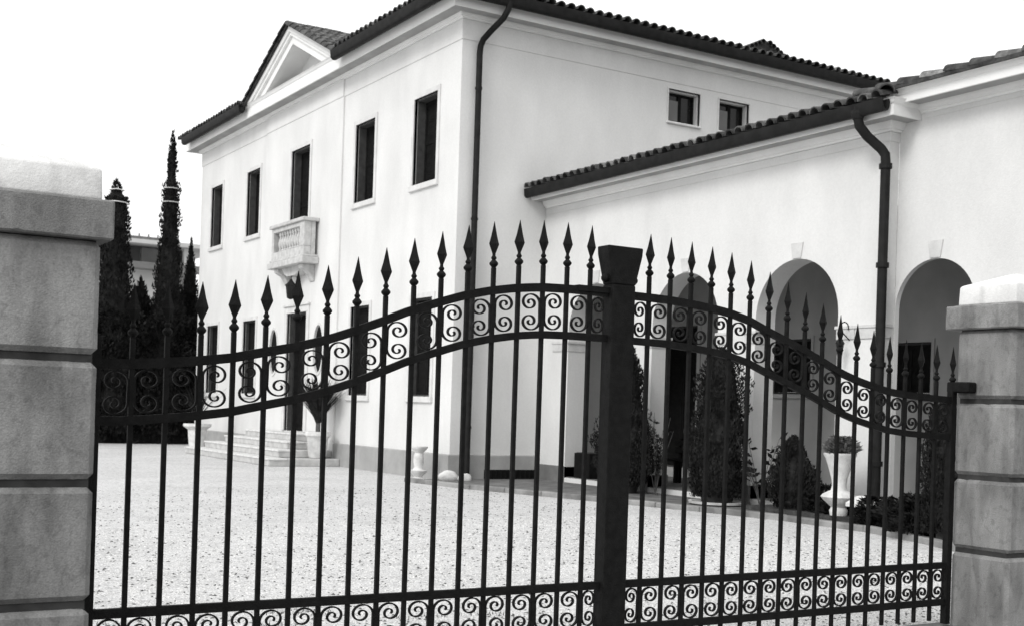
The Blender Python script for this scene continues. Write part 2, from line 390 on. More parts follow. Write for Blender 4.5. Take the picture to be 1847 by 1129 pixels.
def window(parent, fn, s0, s1, z0, z1, style='shutter', sill=True, fr=.085, depth=.17, side=1, wallmat='trim'):
    c = fn((s0+s1)/2, z0, 0)
    m = MB()
    p = .022
    zb = z0
    fbox(m, fn, s0 - fr, s0, zb, z1, -p, .05); fbox(m, fn, s1, s1 + fr, zb, z1, -p, .05)
    fbox(m, fn, s0 - fr, s1 + fr, z1, z1 + fr, -p, .05)
    f = m.build('window', M[wallmat], parent)
    if sill:
        m = MB(); fbox(m, fn, s0 - fr - .01, s1 + fr + .01, z0 - fr - .02, z0 - .002, -.05, .05); m.build('sill', M[wallmat], f, bevel=.008)
    # lining and room behind
    m = MB(); e = .004
    fbox(m, fn, s0 + e, s0 + .03, z0 + e, z1 - e, .055, depth + .1); fbox(m, fn, s1 - .03, s1 - e, z0 + e, z1 - e, .055, depth + .1)
    fbox(m, fn, s0 + .031, s1 - .031, z1 - .03, z1 - e, .055, depth + .1); fbox(m, fn, s0 + .031, s1 - .031, z0 + e, z0 + .03, .055, depth + .1)
    m.build('frame', M['shutter_grey' if style != 'glass' else 'trim'], f)
    if style == 'shutter':
        mid = (s0 + s1) / 2
        for a, b in ((s0 + .034, mid - .004), (mid + .004, s1 - .034)):
            m = MB(); st = .055
            fbox(m, fn, a, a + st, z0 + .034, z1 - .034, depth, depth + .04); fbox(m, fn, b - st, b, z0 + .034, z1 - .034, depth, depth + .04)
            for q in (z0 + .034, (z0 + z1) / 2 - st / 2, z1 - .034 - st): fbox(m, fn, a + st, b - st, q, q + st, depth, depth + .04)
            nsl = int((z1 - z0) / .052)
            for i in range(nsl):
                zz = z0 + .06 + (z1 - z0 - .12) * i / nsl
                fbox(m, fn, a + st, b - st, zz, zz + .045, depth + .012, depth + .03)
            fbox(m, fn, a + st, b - st, z0 + .06, z1 - .06, depth + .034, depth + .038)
            m.build('shutter', M['shutter'], f)
    elif style == 'glass':
        m = MB(); fbox(m, fn, s0 + .034, s1 - .034, z0 + .034, z1 - .034, depth + .05, depth + .055); m.build('pane', M['pane'], f)
        m = MB(); a, b = s0 + .034, s1 - .034; q = a + (b - a) * .48
        for u in (a, q - .02, q + .02, b - .035): fbox(m, fn, u, u + .035, z0 + .034, z1 - .034, depth + .02, depth + .048)
        for u in (z0 + .034, z1 - .07): fbox(m, fn, a, b, u, u + .035, depth + .022, depth + .046)
        m.build('sash', M['shutter'], f)
        m = MB(); fbox(m, fn, a + .03, q - .03, z0 + .06, z0 + (z1 - z0) * .72, depth + .010, depth + .018); m.build('blind', M['far_grey'], f)
    return f
for i, ((a, b), (z0, z1)) in enumerate(zip(W_UP, UPZ)):
    if i == 2:
        window(villa, fBay, a, b, z0, z1, sill=False, depth=.2)
    else: window(villa, fA, a, b, z0, z1, depth=.2)
for a, b in W_LO: window(villa, fA, a, b, 1.42, 3.15, depth=.12)
for a, b in BW: window(villa, fB, a, b, 6.70, 7.31, 'glass', depth=.12, fr=.02)
for c in (26.55, 23.93):
    m = MB(); lo_ = oval(c, 2.37, .30, .55); li = oval(c, 2.37, .25, .5)
    sl_ = slab(lambda s, z, d: (XA - .055 + d, s, z), lo_, [li], .02); f = sl_.build('oval_window', M['trim'], villa)
    m = MB().prism(oval(c, 2.37, .249, .499), lambda s, z, d: (XA - .035 + d, s, z), .03, .034 + .01); m.build('pane', M['shutter'], f)
# front door
m = MB(); fr = .14
fbox(m, fBay, 24.60 - fr, 24.60, .62, 3.18, -.03, .05); fbox(m, fBay, 25.74, 25.74 + fr, .62, 3.18, -.03, .05)
fbox(m, fBay, 24.60 - fr, 25.74 + fr, 3.18, 3.18 + fr, -.03, .05); fbox(m, fBay, 24.60 - fr - .04, 25.74 + fr + .04, 3.32, 3.37, -.07, .05)
dr = m.build('door', M['trim'], villa, bevel=.006)
m = MB()
for a, b in ((24.61, 25.165), (25.175, 25.73)):
    fbox(m, fBay, a, b, .63, 3.17, .26, .30)
    for z0, z1 in ((.75, 1.35), (1.45, 2.3), (2.4, 3.05)): fbox(m, fBay, a + .09, b - .09, z0, z1, .245, .26)
m.build('door_leaf', M['shutter'], dr, bevel=.004)
m = MB(); fbox(m, fBay, 25.70, 25.735, .63, 3.17, .052, .25); fbox(m, fBay, 24.605, 24.64, .63, 3.17, .052, .25); fbox(m, fBay, 24.641, 25.699, 3.14, 3.17, .052, .25); m.build('lining', M['shutter_grey'], dr)
m = MB(); m.lathe([(.02, 0), (.028, .02), (.02, .04)], (XA + .2, 25.12, 1.6), 10); m.build('handle', M['iron'], dr)

# steps in front of the door
st = thing('entrance_steps', (9.1, 25.6, 0), 'broad pale stone steps rising to the villa front door', 'steps')
for k in range(4):
    x0 = 8.36 + .34 * k; y0 = 22.62 + .42 * k; y1 = 28.1 - .38 * k
    MB().box(x0, XA - .036 - .045 * 0 - .012, y0, y1, .15 * k, .15 * (k + 1) - (.002 if k < 3 else 0)).build('step', M['step'], st, bevel=.014)
    MB().box(x0 - .02, x0 + .36, y0 - .02, y1 + .02, .15 * (k + 1) - .03, .15 * (k + 1) + .004).build('tread', M['stone'], st, bevel=.006)

# balcony
bal = MB()
by0, by1, bx = 24.12, 26.02, 9.52
bal.box(bx - .07, XA - .036, by0 - .08, by1 + .08, 4.14, 4.27)
bc = bal.build('balcony', M['balc'], villa, bevel=.012)
MB().box(bx - .03, XA - .036, by0 - .03, by1 + .03, 4.275, 4.33).build('slab_moulding', M['balc'], bc, bevel=.01)
m = MB()
m.box(bx, bx + .16, by0, by1, 4.332, 4.50)                       # base course
m.box(bx, bx + .16, by0, by0 + .26, 4.502, 5.02); m.box(bx, bx + .16, by1 - .12, by1, 4.502, 5.02)
m.box(bx + .165, XA - .10, by0, by0 + .12, 4.332, 5.02); m.box(bx + .165, XA - .10, by1 - .12, by1, 4.332, 5.02)
m.box(bx + .004, bx + .15, by0 + .262, by1 - .122, 4.93, 5.02)
m.build('parapet', M['balc'], bc, bevel=.006)
MB().box(bx - .05, XA - .036, by0 - .05, by1 + .05, 5.022, 5.10).build('handrail', M['balc'], bc, bevel=.012)
bprof = [(.035, 0), (.05, .02), (.03, .06), (.055, .14), (.06, .19), (.04, .27), (.024, .33), (.04, .36), (.04, .428)]
bme = MB().lathe([(r, z) for r, z in bprof], n=10).mesh('baluster', M['balc'], smooth=True)
for i in range(9): link('baluster', bme, bc, (bx + .08, by0 + .34 + i * .15, 4.502))
# corbels under the balcony
for yy in (24.36, 25.78):
    m = MB().prism([(XA - .036, 4.138), (bx + .02, 4.138), (bx + .03, 4.06), (bx + .16, 3.99), (XA - .14, 3.93), (XA - .07, 3.80), (XA - .036, 3.78)],
               lambda a, b, d: (a, d, b), yy - .11, yy + .11); m.build('corbel', M['balc'], bc, bevel=.01)
m = MB().prism([(24.5, 4.138), (25.64, 4.138), (25.5, 4.02), (25.3, 3.95), (24.84, 3.95), (24.64, 4.02)], lambda a, b, d: (d, a, b), bx + .1, XA - .036)
m.build('slab_underside', M['balc'], bc)
# wall lantern under the balcony
m = MB(); m.lathe([(.03, 0), (.08, .03), (.11, .28), (.13, .3), (.05, .38), (.02, .44)], (XA - .22, 25.13, 3.45), 6, .5); m.tube([(XA - .22, 25.13, 3.88), (XA - .22, 25.13, 3.97)], .012)
m.tube([(XA - .03, 25.13, 3.72), (XA - .1, 25.13, 3.98), (XA - .2, 25.13, 3.95)], .014)
tag(m.build('lantern', M['pipe'], at=(XA - .22, 25.13, 3.45)), 'dark iron lantern hanging on the wall right under the balcony', 'lantern')

# ---- roof of the villa
ROOFP = .085
ex = .50
X0r, X1r, Y0r, Y1r = XA - ex, XE + ex, YB - ex, YE + ex
def zr(x, y):   # low hipped roof
    d = min(x - X0r, X1r - x, y - Y0r, Y1r - y); return 8.20 + ROOFP * d
roof = MB()
cx0 = X0r + (X1r - X0r) / 2; hy = (X1r - X0r) / 2
zt_ = zr(cx0, Y0r + hy + .01)
roof.add([(X0r+.25, Y0r+.06, 8.135), (X1r-.06, Y0r+.06, 8.135), (X1r-.06, Y1r-.06, 8.135), (X0r+.25, Y1r-.06, 8.135), (X0r+.25, Y0r+.06, 8.17), (X1r-.06, Y0r+.06, 8.17), (X1r-.06, Y1r-.06, 8.17), (X0r+.25, Y1r-.06, 8.17), (cx0, Y0r+hy, zt_), (cx0, Y1r-hy, zt_)],
         [(0,3,2,1),(0,1,5,4),(1,2,6,5),(2,3,7,6),(3,0,4,7),(4,5,8),(5,6,9,8),(6,7,9),(7,4,8,9)])
rf = roof.build('roof', M['tile'], villa)
rf['kind'] = 'structure' if False else ''
del rf['kind']
# gutter
GUT = [(.40, 8.115), (.52, 8.02), (.56, 8.03), (.585, 8.08), (.585, 8.15), (.57, 8.15), (.55, 8.08), (.42, 8.13)]
GUT = [(.425, 8.10), (.43, 8.00), (.46, 7.955), (.50, 7.94), (.55, 7.945), (.585, 7.98), (.60, 8.12), (.585, 8.12), (.565, 8.01), (.53, 7.975), (.50, 7.97), (.465, 8.0), (.445, 8.118)]
sweep([(XA, 22.45), (XA, YB), (XE, YB)], GUT).build('gutter', M['pipe'], rf, smooth=True)
sweep([(XA, YE), (XA, 27.86)], GUT).build('gutter', M['pipe'], rf, smooth=True)
# barrel tile
def tile_mesh(name, L_=.42, r=.085, t=.016, mat='tile', n=8):
    m = MB(); vs = []
    for y in (0, L_):
        rr = r if y == 0 else r * .82
        for q in (0, 1):
            for i in range(n + 1):
                a = math.pi * i / n; R2 = rr - q * t
                vs.append((R2 * math.cos(a), y, R2 * math.sin(a) * .95 + (0.0 if y == 0 else -.006)))
    k = n + 1; fs = []
    for i in range(n):
        fs += [(i, i+1, 2*k+i+1, 2*k+i), (k+i, 3*k+i, 3*k+i+1, k+i+1), (i, k+i, k+i+1, i+1), (2*k+i, 2*k+i+1, 3*k+i+1, 3*k+i)]
    fs += [(0, 2*k, 3*k, k), (n, k+n, 3*k+n, 2*k+n)]
    return m.add(vs, fs).mesh(name, M[mat], smooth=True)
tile_a = tile_mesh('roof_tile'); tile_b = tile_mesh('roof_tile', mat='tile_pale'); tile_rake = tile_mesh('rake_tile', .40, .10)
def eave_tiles(parent, axis, c0, c1, edge, z, slope, step=.2, rows=1, rnd=random.Random(5)):
    """axis 'x': row runs along X at y=edge, tiles point to +Y; 'y': row runs along Y at x=edge, tiles point to +X"""
    c = c0 + step / 2
    while c < c1:
        j = rnd.uniform(-.012, .012); jz = rnd.uniform(-.004, .006)
        if axis == 'x': link('roof_tile', tile_a if rnd.random() < .8 else tile_b, parent, (c + j * .3, edge + j, z + jz), (slope, 0, rnd.uniform(-.02, .02)))
        else: link('roof_tile', tile_a if rnd.random() < .8 else tile_b, parent, (edge + j, c + j * .3, z + jz), (slope, 0, -math.pi / 2 + rnd.uniform(-.02, .02)))
        c += step
SL = math.atan(ROOFP)
eave_tiles(rf, 'x', X0r, XE, Y0r - .07, 8.155, SL)
eave_tiles(rf, 'y', Y0r + .1, 22.4, X0r - .07, 8.155, SL)
eave_tiles(rf, 'y', 27.9, Y1r, X0r - .07, 8.155, SL)
# rest of the covering: corrugated courses as one mass
def corrugated(parent, axis, c0, c1, start, rows, z, pitch, step=.2, dl=.36, mat='tile', clip=None, n=4):
    m = MB(); rnd = random.Random(11)
    for rr in range(rows):
        cc = c0 + step / 2
        u0 = start + rr * dl
        while cc < c1:
            if clip is None or clip(cc, u0):
                rad = .085; vs = []; tl = .44; zj = rnd.uniform(-.006, .006)
                for q, u in enumerate((u0, u0 + tl)):
                    r2 = rad if q == 0 else rad * .8
                    for i in range(n + 1):
                        a = math.pi * i / n
                        zz = z + (u - start) * pitch + r2 * math.sin(a) + (.016 if q == 0 else -.01) + zj
                        vs.append((cc + r2 * math.cos(a), u, zz) if axis == 'x' else (u, cc + r2 * math.cos(a), zz))
                k = n + 1
                fs = [(i, i+1, k+i+1, k+i) for i in range(n)] + [tuple(range(n + 1))]
                m.add(vs, fs)
            cc += step
    return m.build('roof_tiling', M[mat], parent, kind='stuff')
corrugated(rf, 'x', X0r + .3, XE, Y0r + .27, 11, 8.16 + .27 * ROOFP, ROOFP, clip=lambda c, u: (c - X0r) > (u - Y0r) and (X1r - c) > (u - Y0r))
corrugated(rf, 'y', Y0r + .3, Y1r - .3, X0r + .27, 11, 8.16 + .27 * ROOFP, ROOFP, clip=lambda c, u: (c - Y0r) > (u - X0r) and (Y1r - c) > (u - X0r) and not (22.4 < c < 27.9))

# ---- pediment over the bay
PA, PZ0, PZ1, PHW = 25.15, 8.11, 9.30, 2.62
def ptri(hw, zb, za): return [(PA - hw, zb), (PA + hw, zb), (PA, za)]
k_ = (PZ1 - PZ0) / PHW
ped = MB()
# tympanum recessed
ped.prism(ptri(2.1, 8.12, 8.12 + 2.1 * k_), lambda a, b, d: (XA + d, a, b), .16, .40)
pd = ped.build('pediment', M['stucco'], villa)
def rake_piece(off_top, thick, d0, d1):
    """raking moulding as two mitred bars; off_top = distance below the outer line"""
    m = MB(); c = math.sqrt(1 + k_ * k_)
    for sgn in (-1, 1):
        za = PZ1 - off_top * c; zb = za - thick * c
        ya = PHW
        pts = [(PA, za), (PA + sgn * ya, za - ya * k_), (PA + sgn * ya, max(za - ya * k_ - thick * c, PZ0 + .001) if False else za - ya * k_ - thick * c), (PA, zb)]
        # clip to base line PZ0+.02
        out = []
        base = PZ0 + .025
        for i in range(4):
            p, q = pts[i], pts[(i+1) % 4]
            if p[1] >= base: out.append(p)
            if (p[1] - base) * (q[1] - base) < 0:
                t = (base - p[1]) / (q[1] - p[1]); out.append((p[0] + t * (q[0] - p[0]), base))
        m.prism(out, lambda a, b, d: (d, a, b), d0, d1)
    return m
rake_piece(0.0, .10, XA - .44, XA + .2).build('raking_cornice', M['cornice'], pd)
rake_piece(.102, .07, XA - .40, XA + .2).build('raking_cornice', M['cornice'], pd)
rake_piece(.174, .16, XA - .34, XA + .2).build('raking_cornice', M['cornice'], pd)
MB().box(XA - .34, XA + .2, PA - PHW + .1, PA + PHW - .1, 8.112, 8.16).build('base_moulding', M['cornice'], pd)
MB().prism([(24.3, 8.17), (26.0, 8.17), (25.15, 8.17 + .85 * k_)], lambda a, b, d: (XA + .13 + d, a, b), 0, .029).build('tympanum_panel', M['cornice'], pd)
# pediment roof
PRX1 = 14.0
m = MB(); c = math.sqrt(1 + k_ * k_)
for sgn in (-1, 1):
    m.prism([(PA, PZ1 + .02), (PA + sgn * (PHW + .08), PZ1 + .02 - (PHW + .08) * k_), (PA + sgn * (PHW + .08), PZ1 + .055 - (PHW + .08) * k_), (PA, PZ1 + .055)],
            lambda a, b, d: (d, a, b), XA - .50, PRX1)
pr = m.build('pediment_roof', M['tile'], villa)
m = MB(); rnd = random.Random(2)
for sgn in (-1, 1):
    for row in range(8):
        s0 = PHW + .1 - row * .33; x = XA - .42
        while x < PRX1:
            vs = []; j = rnd.uniform(-.01, .01)
            for q, s in enumerate((s0, s0 - .40)):
                s = max(s, 0)
                for i in range(5):
                    a = math.pi * i / 4; r2 = .085 * (1 if q == 0 else .8)
                    vs.append((x + r2 * math.cos(a), PA + sgn * s, PZ1 + .05 - s * k_ + r2 * math.sin(a) + (.02 if q == 0 else -.01) + j))
            m.add(vs, [(i, i+1, 5+i+1, 5+i) for i in range(4)] + [tuple(range(5))])
            x += .2
m.build('roof_tiling', M['tile_pale'], pr, kind='stuff')
# rake-edge tiles along the two slopes (each one shows)
rl = math.hypot(PHW, PHW * k_); nt_ = 9; ang = math.atan(k_)
for sgn in (-1, 1):
    for i in range(nt_):
        s = PHW + .06 - i * PHW / nt_
        o = link('rake_tile', tile_rake, pr, (XA - .47, PA + sgn * s, PZ1 + .035 - s * k_))
        o.rotation_euler = (ang, 0, 0 if sgn < 0 else math.pi)
# chimney
ch = thing('chimney', (18.3, 20.4, 8.3), 'squat tile-capped chimney rising just above the villa side eave', 'chimney')
MB().box(17.95, 18.75, 20.2, 20.7, 8.2, 9.05).build('stack', M['tile_pale'], ch)
m = MB().prism([(17.78, 9.05), (18.98, 9.05), (18.98, 9.12), (18.36, 9.42), (17.78, 9.12)], lambda a, b, d: (a, d, b), 20.05, 20.85)
cp = m.build('cap', M['tile'], ch)
for i in range(6):
    for sgn in (0, 1):
        x = 18.36 + (-.10 - i * .105 if sgn == 0 else .10 + i * .105)
        z = 9.42 - (abs(x - 18.36)) * (.3 / .6) + .0
        link('cap_tile', tile_rake, ch, (x, 19.98, z - .03), (0, 0, 0), scale=(.7, 2.0, .7))

# downpipe on the villa side wall
m = MB(); m.tube([(10.45, 17.61, 8.02), (10.44, 17.63, 7.90), (10.40, 17.72, 7.76), (10.28, 17.90, 7.58), (10.20, 18.03, 7.44), (10.17, 18.06, 7.33), (10.16, 18.065, 7.2), (10.16, 18.065, .06)], .052, 14)
dp = m.build('downpipe', M['pipe'], villa, smooth=True)
for z in (.9, 2.6, 4.4, 6.6): MB().lathe([(.062, 0), (.062, .04)], (10.16, 18.065, z), 14).build('bracket', M['pipe'], dp)
# basement grille on the side wall
m = MB(); m.box(10.53, 11.72, YB - .055, YB - .03 - .01, .03, .205)
gr = m.build('basement_vent', M['shutter'], villa)
for i in range(12): m = MB().box(10.56 + i * .098, 10.58 + i * .098, YB - .07, YB - .056, .04, .195).build('vent_bar', M['iron'], gr)

# ------------------------------------------------------------------ arcaded wing
wing = thing('arcaded_wing', (XC, 14.3, 0), 'low white wing with round-arched loggia and tiled roof beside the villa', 'building')
SPR, AR = 2.59, .76
AC = [16.57, 14.27, 11.97]; A3, R3, S3 = 9.855, .585, 2.605
arch_wall(fC, YCR + .45, YB, 0, 5.02, [(c, AR, .12, SPR) for c in AC], .36).build('wall', M['stucco'], wing)
MB().box(XC, XD - .002, YCR, YCR + .449, 0, 5.02).build('wall', M['stucco'], wing)
arch_wall(fD, 3.2, YCR - .001, 0, 5.15, [(A3, R3, .12, S3)], .07).build('wall', M['stucco'], wing)
XI = 14.0
IW = [(14.00, 14.88, 1.63, 2.50), (11.68, 12.55, 1.63, 2.38), (16.75, 17.66, .3, 2.82)]
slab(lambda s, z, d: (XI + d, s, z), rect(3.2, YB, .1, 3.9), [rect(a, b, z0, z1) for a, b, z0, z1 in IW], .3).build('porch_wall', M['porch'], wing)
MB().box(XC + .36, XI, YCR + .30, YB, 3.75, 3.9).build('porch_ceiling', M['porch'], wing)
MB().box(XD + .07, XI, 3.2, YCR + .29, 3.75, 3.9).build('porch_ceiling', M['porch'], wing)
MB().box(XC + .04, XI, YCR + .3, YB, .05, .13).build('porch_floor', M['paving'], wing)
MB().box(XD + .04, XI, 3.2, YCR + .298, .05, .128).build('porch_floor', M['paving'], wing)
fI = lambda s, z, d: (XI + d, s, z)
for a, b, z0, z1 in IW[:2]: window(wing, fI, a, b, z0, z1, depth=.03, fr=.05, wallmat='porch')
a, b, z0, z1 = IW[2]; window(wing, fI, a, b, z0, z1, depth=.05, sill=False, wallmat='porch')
# building body and far walls
m = MB(); m.box(XI + .3, 18.5, 3.2, 3.5, 0, 5.3); m.box(18.2, 18.5, 3.5, YB - .002, 0, 5.3); m.build('wall', M['stucco'], wing)
# plinths
def plinth_run(fn, X, s0, s1, zt): 
    m = MB(); m.box(X - .04, X + .40, s0, s1, 0, zt); return m.build('plinth', M['plinth_dark'], wing, bevel=.006)
MB().box(XC - .04, XD - .01, YCR - .04, YCR + .449, 0, .31).build('plinth', M['plinth_dark'], wing, bevel=.006)
cuts = [YB - .046] + sum([[c + AR - .0, c - AR] for c in AC], []) + [YCR + .45]
for i in range(0, len(cuts), 2): plinth_run(fC, XC, cuts[i+1] - (.0 if i+2 < len(cuts) else 0), cuts[i], .31)
m = MB(); m.box(XD - .04, XD + .08, 3.2, A3 - R3, 0, .43); m.build('plinth', M['plinth_dark'], wing, bevel=.006)
# imposts and keystones
def impost(fn, s0, s1, z, dp=.37):
    m = MB(); fbox(m, fn, s0, s1, z - .17, z - .04, -.018, dp); fbox(m, fn, s0 - .02, s1 + .02, z - .04, z, -.03, dp + .01); m.build('impost', M['keystone'], wing, bevel=.004)
for c in AC:
    impost(fC, c + AR - .012, c + AR + (.46 if c == 16.57 else .20), 2.43); impost(fC, c - AR - .20 if c > 12 else YCR + .47, c - AR + .012, 2.43)
impost(fD, A3 - R3 - .2, A3 - R3 + .012, 2.45, .08)
m = MB(); m.box(XC - .018, XD - .05, YCR - .018, YCR + .448, 2.26, 2.39); m.box(XC - .03, XD - .05, YCR - .03, YCR + .448, 2.391, 2.43); m.build('impost', M['keystone'], wing, bevel=.004)
def keystone(fn, c, z0, hh=.20):
    m = MB().prism([(c - .075, z0), (c + .075, z0), (c + .11, z0 + hh), (c - .11, z0 + hh)], fn, -.016, .02); m.build('keystone', M['keystone'], wing)
for c in AC: keystone(fC, c, SPR + AR + .01)
keystone(fD, A3, S3 + R3 + .01)
# frieze, cornices
pc = [(XC, YB - .02), (XC, YCR), (XD, YCR)]
sweep(pc, [(0, 4.655), (.012, 4.655), (.012, 4.765), (0, 4.765)]).build('frieze', M['stucco'], wing)
cornice_set(wing, pc, 4.80, 4.875, 5.065, .33); soffit_shade(wing, pc, 4.875, .33)
pdp = [(XD, YCR + .35), (XD, 3.2)]
sweep([(XD, YCR - .002), (XD, 3.2)], [(0, 4.885), (.012, 4.885), (.012, 4.945), (0, 4.945)]).build('frieze', M['stucco'], wing)
pdd = [(XD, YCR + .5), (XD, 3.2)]
cornice_set(wing, pdd, 4.975, 5.035, 5.20, .35); soffit_shade(wing, pdd, 5.035, .35)
# roof of the loggia
eC, zC = XC - .44, 5.07
PC = .25
m = MB()
xr = 12.75
YH = YCR - .33
H2 = lambda x: zC + PC * (x - eC)
m.add([(eC+.12, YH+.12, zC-.0), (eC+.12, YB, zC-.0), (xr, YB, H2(xr)-.03), (xr, YH+xr-eC, H2(xr)-.03),
       (eC+.12, YH+.12, zC+.03), (eC+.12, YB, zC+.03), (xr, YB, H2(xr)), (xr, YH+xr-eC, H2(xr))],
      [(0,1,2,3),(4,7,6,5),(0,4,5,1),(0,3,7,4),(3,2,6,7),(1,5,6,2)])
rc = m.build('roof', M['tile'], wing)
eave_tiles(rc, 'y', YH + .02, YB - .02, eC - .06, zC + .0, math.atan(PC), rnd=random.Random(8))
corrugated(rc, 'y', YH, YB - .02, eC + .27, 4, zC + .27 * PC, PC, mat='tile_pale', clip=lambda c, u: c > YH + (u - eC) + .15)
GUTC = [(.36 + (o - .425) * .75, 5.055 + (z - 8.12) * .85) for o, z in GUT]
sweep([(XC, YB - .03), (XC, YCR - .30)], GUTC).build('gutter', M['pipe'], rc, smooth=True)
# verge tiles at the corner
for i in range(4): link('rake_tile', tile_rake, rc, (eC + .02 + i * .25, YH + .03 + i * .25, zC + .06 + i * .25 * PC), (math.atan(PC / 1.41), 0, -math.pi / 4))
# roof of the right-hand part: long half-round tiles lie lengthwise along the wall head
m = MB(); m.box(XD - .36, 18.4, 3.2, YCR + .5, 5.202, 5.23)
rd = m.build('roof', M['tile'], wing)
m = MB().add([(XD - .30, 3.2, 5.231), (XD - .30, YCR + .5, 5.231), (16, YCR + .5, 5.68), (16, 3.2, 5.68), (18.4, 3.2, 5.4), (18.4, YCR + .5, 5.4)], [(0, 1, 2, 3), (3, 2, 5, 4), (0, 3, 4), (1, 5, 2)])
m.build('roof_slope', M['tile'], rd)
tile_long = tile_mesh('coping_tile', .46, .10, .02, 'tile_pale', 10); tile_long2 = tile_mesh('coping_tile', .46, .10, .02, 'tile', 10)
y = YCR + .36
while y > 4.5:
    link('coping_tile', random.choice((tile_long, tile_long2, tile_long2)), rd, (XD - .36 + random.uniform(-.008, .008), y, 5.235), (-.075, random.uniform(-.05, .05), math.pi))
    y -= .34
MB().box(XD - .452, XD - .425, 3.2, YCR + .42, 5.185, 5.23).build('fascia_edge', M['tile'], rd)
# downpipe of the wing
px_ = XC - .10
m = MB(); m.tube([(XC - .43, 10.58, 5.02), (XC - .43, 10.58, 4.90), (XC - .41, 10.57, 4.80), (XC - .31, 10.53, 4.68), (XC - .14, 10.46, 4.54), (px_, 10.43, 4.47), (px_, 10.42, 4.36), (px_, 10.42, .05)], .059, 14)
dw = m.build('downpipe', M['pipe'], wing, smooth=True)
for z in (.7, 1.9, 3.1, 4.30): MB().lathe([(.078, 0), (.078, .06)], (px_, 10.42, z), 14).build('bracket', M['pipe'], dw)
m = MB(); m.lathe([(.066, 0), (.085, .06), (.085, .10)], (XC - .43, 10.58, 4.88), 14); m.build('rainwater_head', M['pipe'], dw)
# ------------------------------------------------------------------ gate pillars
def rough_block(t, name, x0, x1, y0, y1, z0, z1, bev):
    o = MB().box(x0, x1, y0, y1, z0, z1).build(name, M['concrete'], t, bevel=bev)
    bm = bmesh.new(); bm.from_mesh(o.data)
    bmesh.ops.triangulate(bm, faces=bm.faces)
    for _ in range(5):
        bmesh.ops.subdivide_edges(bm, edges=[e for e in bm.edges if e.calc_length() > .024], cuts=1)
        bmesh.ops.triangulate(bm, faces=bm.faces)
    c = ORG[t]
    bm.normal_update()
    for v in bm.verts:
        p = v.co + c; q = v.co + c
        edge = sum(1 for a, lo, hi in ((p.x, x0, x1), (p.y, y0, y1), (p.z, z0, z1)) if min(abs(a - lo), abs(a - hi)) < bev * 1.15)
        n_ = noise.noise(q * 26) + .5 * noise.noise(q * 60)
        d = n_ * .0011
        if edge >= 2: d -= max(0, noise.noise(q * 17 + Vector((7, 3, 1))) - .30) * .010
        v.co += v.normal * d
    bm.to_mesh(o.data); bm.free()
    for p in o.data.polygons: p.use_smooth = True
    o.data.set_sharp_from_angle(angle=math.radians(28))
    return o
def pillar(x0, x1, y0, y1, label):
    t = thing('gate_pillar', ((x0+x1)/2, (y0+y1)/2, 0), label, 'pillar', 'pillars either side of the gate')
    MB().box(x0 + .022 - (.01 if x0 < 3 else 0), x1 - (.014 if x0 < 3 else .022), y0 + .03, y1 - .02, -.05, 1.97).build('core', M['joint'], t)
    for z0, z1 in ((-.03, .465), (.495, .912), (.942, 1.372), (1.402, 1.815)):
        rough_block(t, 'stone_block', x0, x1, y0, y1, z0, z1, .021)
    rough_block(t, 'cap_slab', x0 - .04, x1 + .035, y0 - .04, y1 + .06, 1.819, 1.965, .007)
    a = MB(); zc = 1.967
    a.add([(x0, y0, zc), (x1, y0, zc), (x1, y1, zc), (x0, y1, zc), (x0+.004, y0+.004, 2.085), (x1-.004, y0+.004, 2.085), (x1-.004, y1-.004, 2.085), (x0+.004, y1-.004, 2.085),
           ((x0+x1)/2 - .02, (y0+y1)/2 - .02, 2.17), ((x0+x1)/2 + .02, (y0+y1)/2 - .02, 2.17), ((x0+x1)/2 + .02, (y0+y1)/2 + .02, 2.17), ((x0+x1)/2 - .02, (y0+y1)/2 + .02, 2.17)],
          [(0,3,2,1),(0,1,5,4),(1,2,6,5),(2,3,7,6),(3,0,4,7),(4,5,9,8),(5,6,10,9),(6,7,11,10),(7,4,8,11),(8,9,10,11)])
    c_ = a.build('coping', M['coping'], t)
    bmm = bmesh.new(); bmm.from_mesh(c_.data); bmesh.ops.bevel(bmm, geom=[e for e in bmm.edges if e.calc_face_angle(0) > .3], offset=.011, segments=3, profile=.5, affect='EDGES'); bmm.to_mesh(c_.data); bmm.free()
    for p in c_.data.polygons: p.use_smooth = True
    return t
pillar(.50, 1.052, 4.66, 5.06, 'large banded concrete gate pillar at the left, its face towards the camera')
pillar(6.25, 6.80, 4.62, 5.03, 'banded concrete gate pillar at the right with thick white coping on top')

# ------------------------------------------------------------------ gate
TIP = [(1.10, 1.700), (1.262, 1.706), (1.5, 1.728), (1.67, 1.751), (1.802, 1.78), (1.94, 1.809), (2.079, 1.845), (2.214, 1.892), (2.352, 1.945), (2.491, 2.003), (2.64, 2.052), (2.775, 2.095), (2.915, 2.127), (3.055, 2.15), (3.193, 2.164), (3.331, 2.168), (3.467, 2.168), (3.66, 2.166),
       (3.843, 2.163), (3.975, 2.160), (4.119, 2.150), (4.259, 2.138), (4.395, 2.12), (4.529, 2.09), (4.668, 2.04), (4.814, 1.993), (4.954, 1.945), (5.089, 1.895), (5.228, 1.84), (5.372, 1.799), (5.511, 1.769), (5.642, 1.745), (5.77, 1.733), (5.906, 1.725), (6.054, 1.718), (6.205, 1.714), (6.3, 1.713)]
def tipz(x):
    for (a, za), (b, zb) in zip(TIP, TIP[1:]):
        if a <= x <= b: return za + (zb - za) * (x - a) / (b - a)
    return TIP[0][1] if x < 2 else TIP[-1][1]
RZ = lambda x: tipz(x) - .305
GY = 5.0
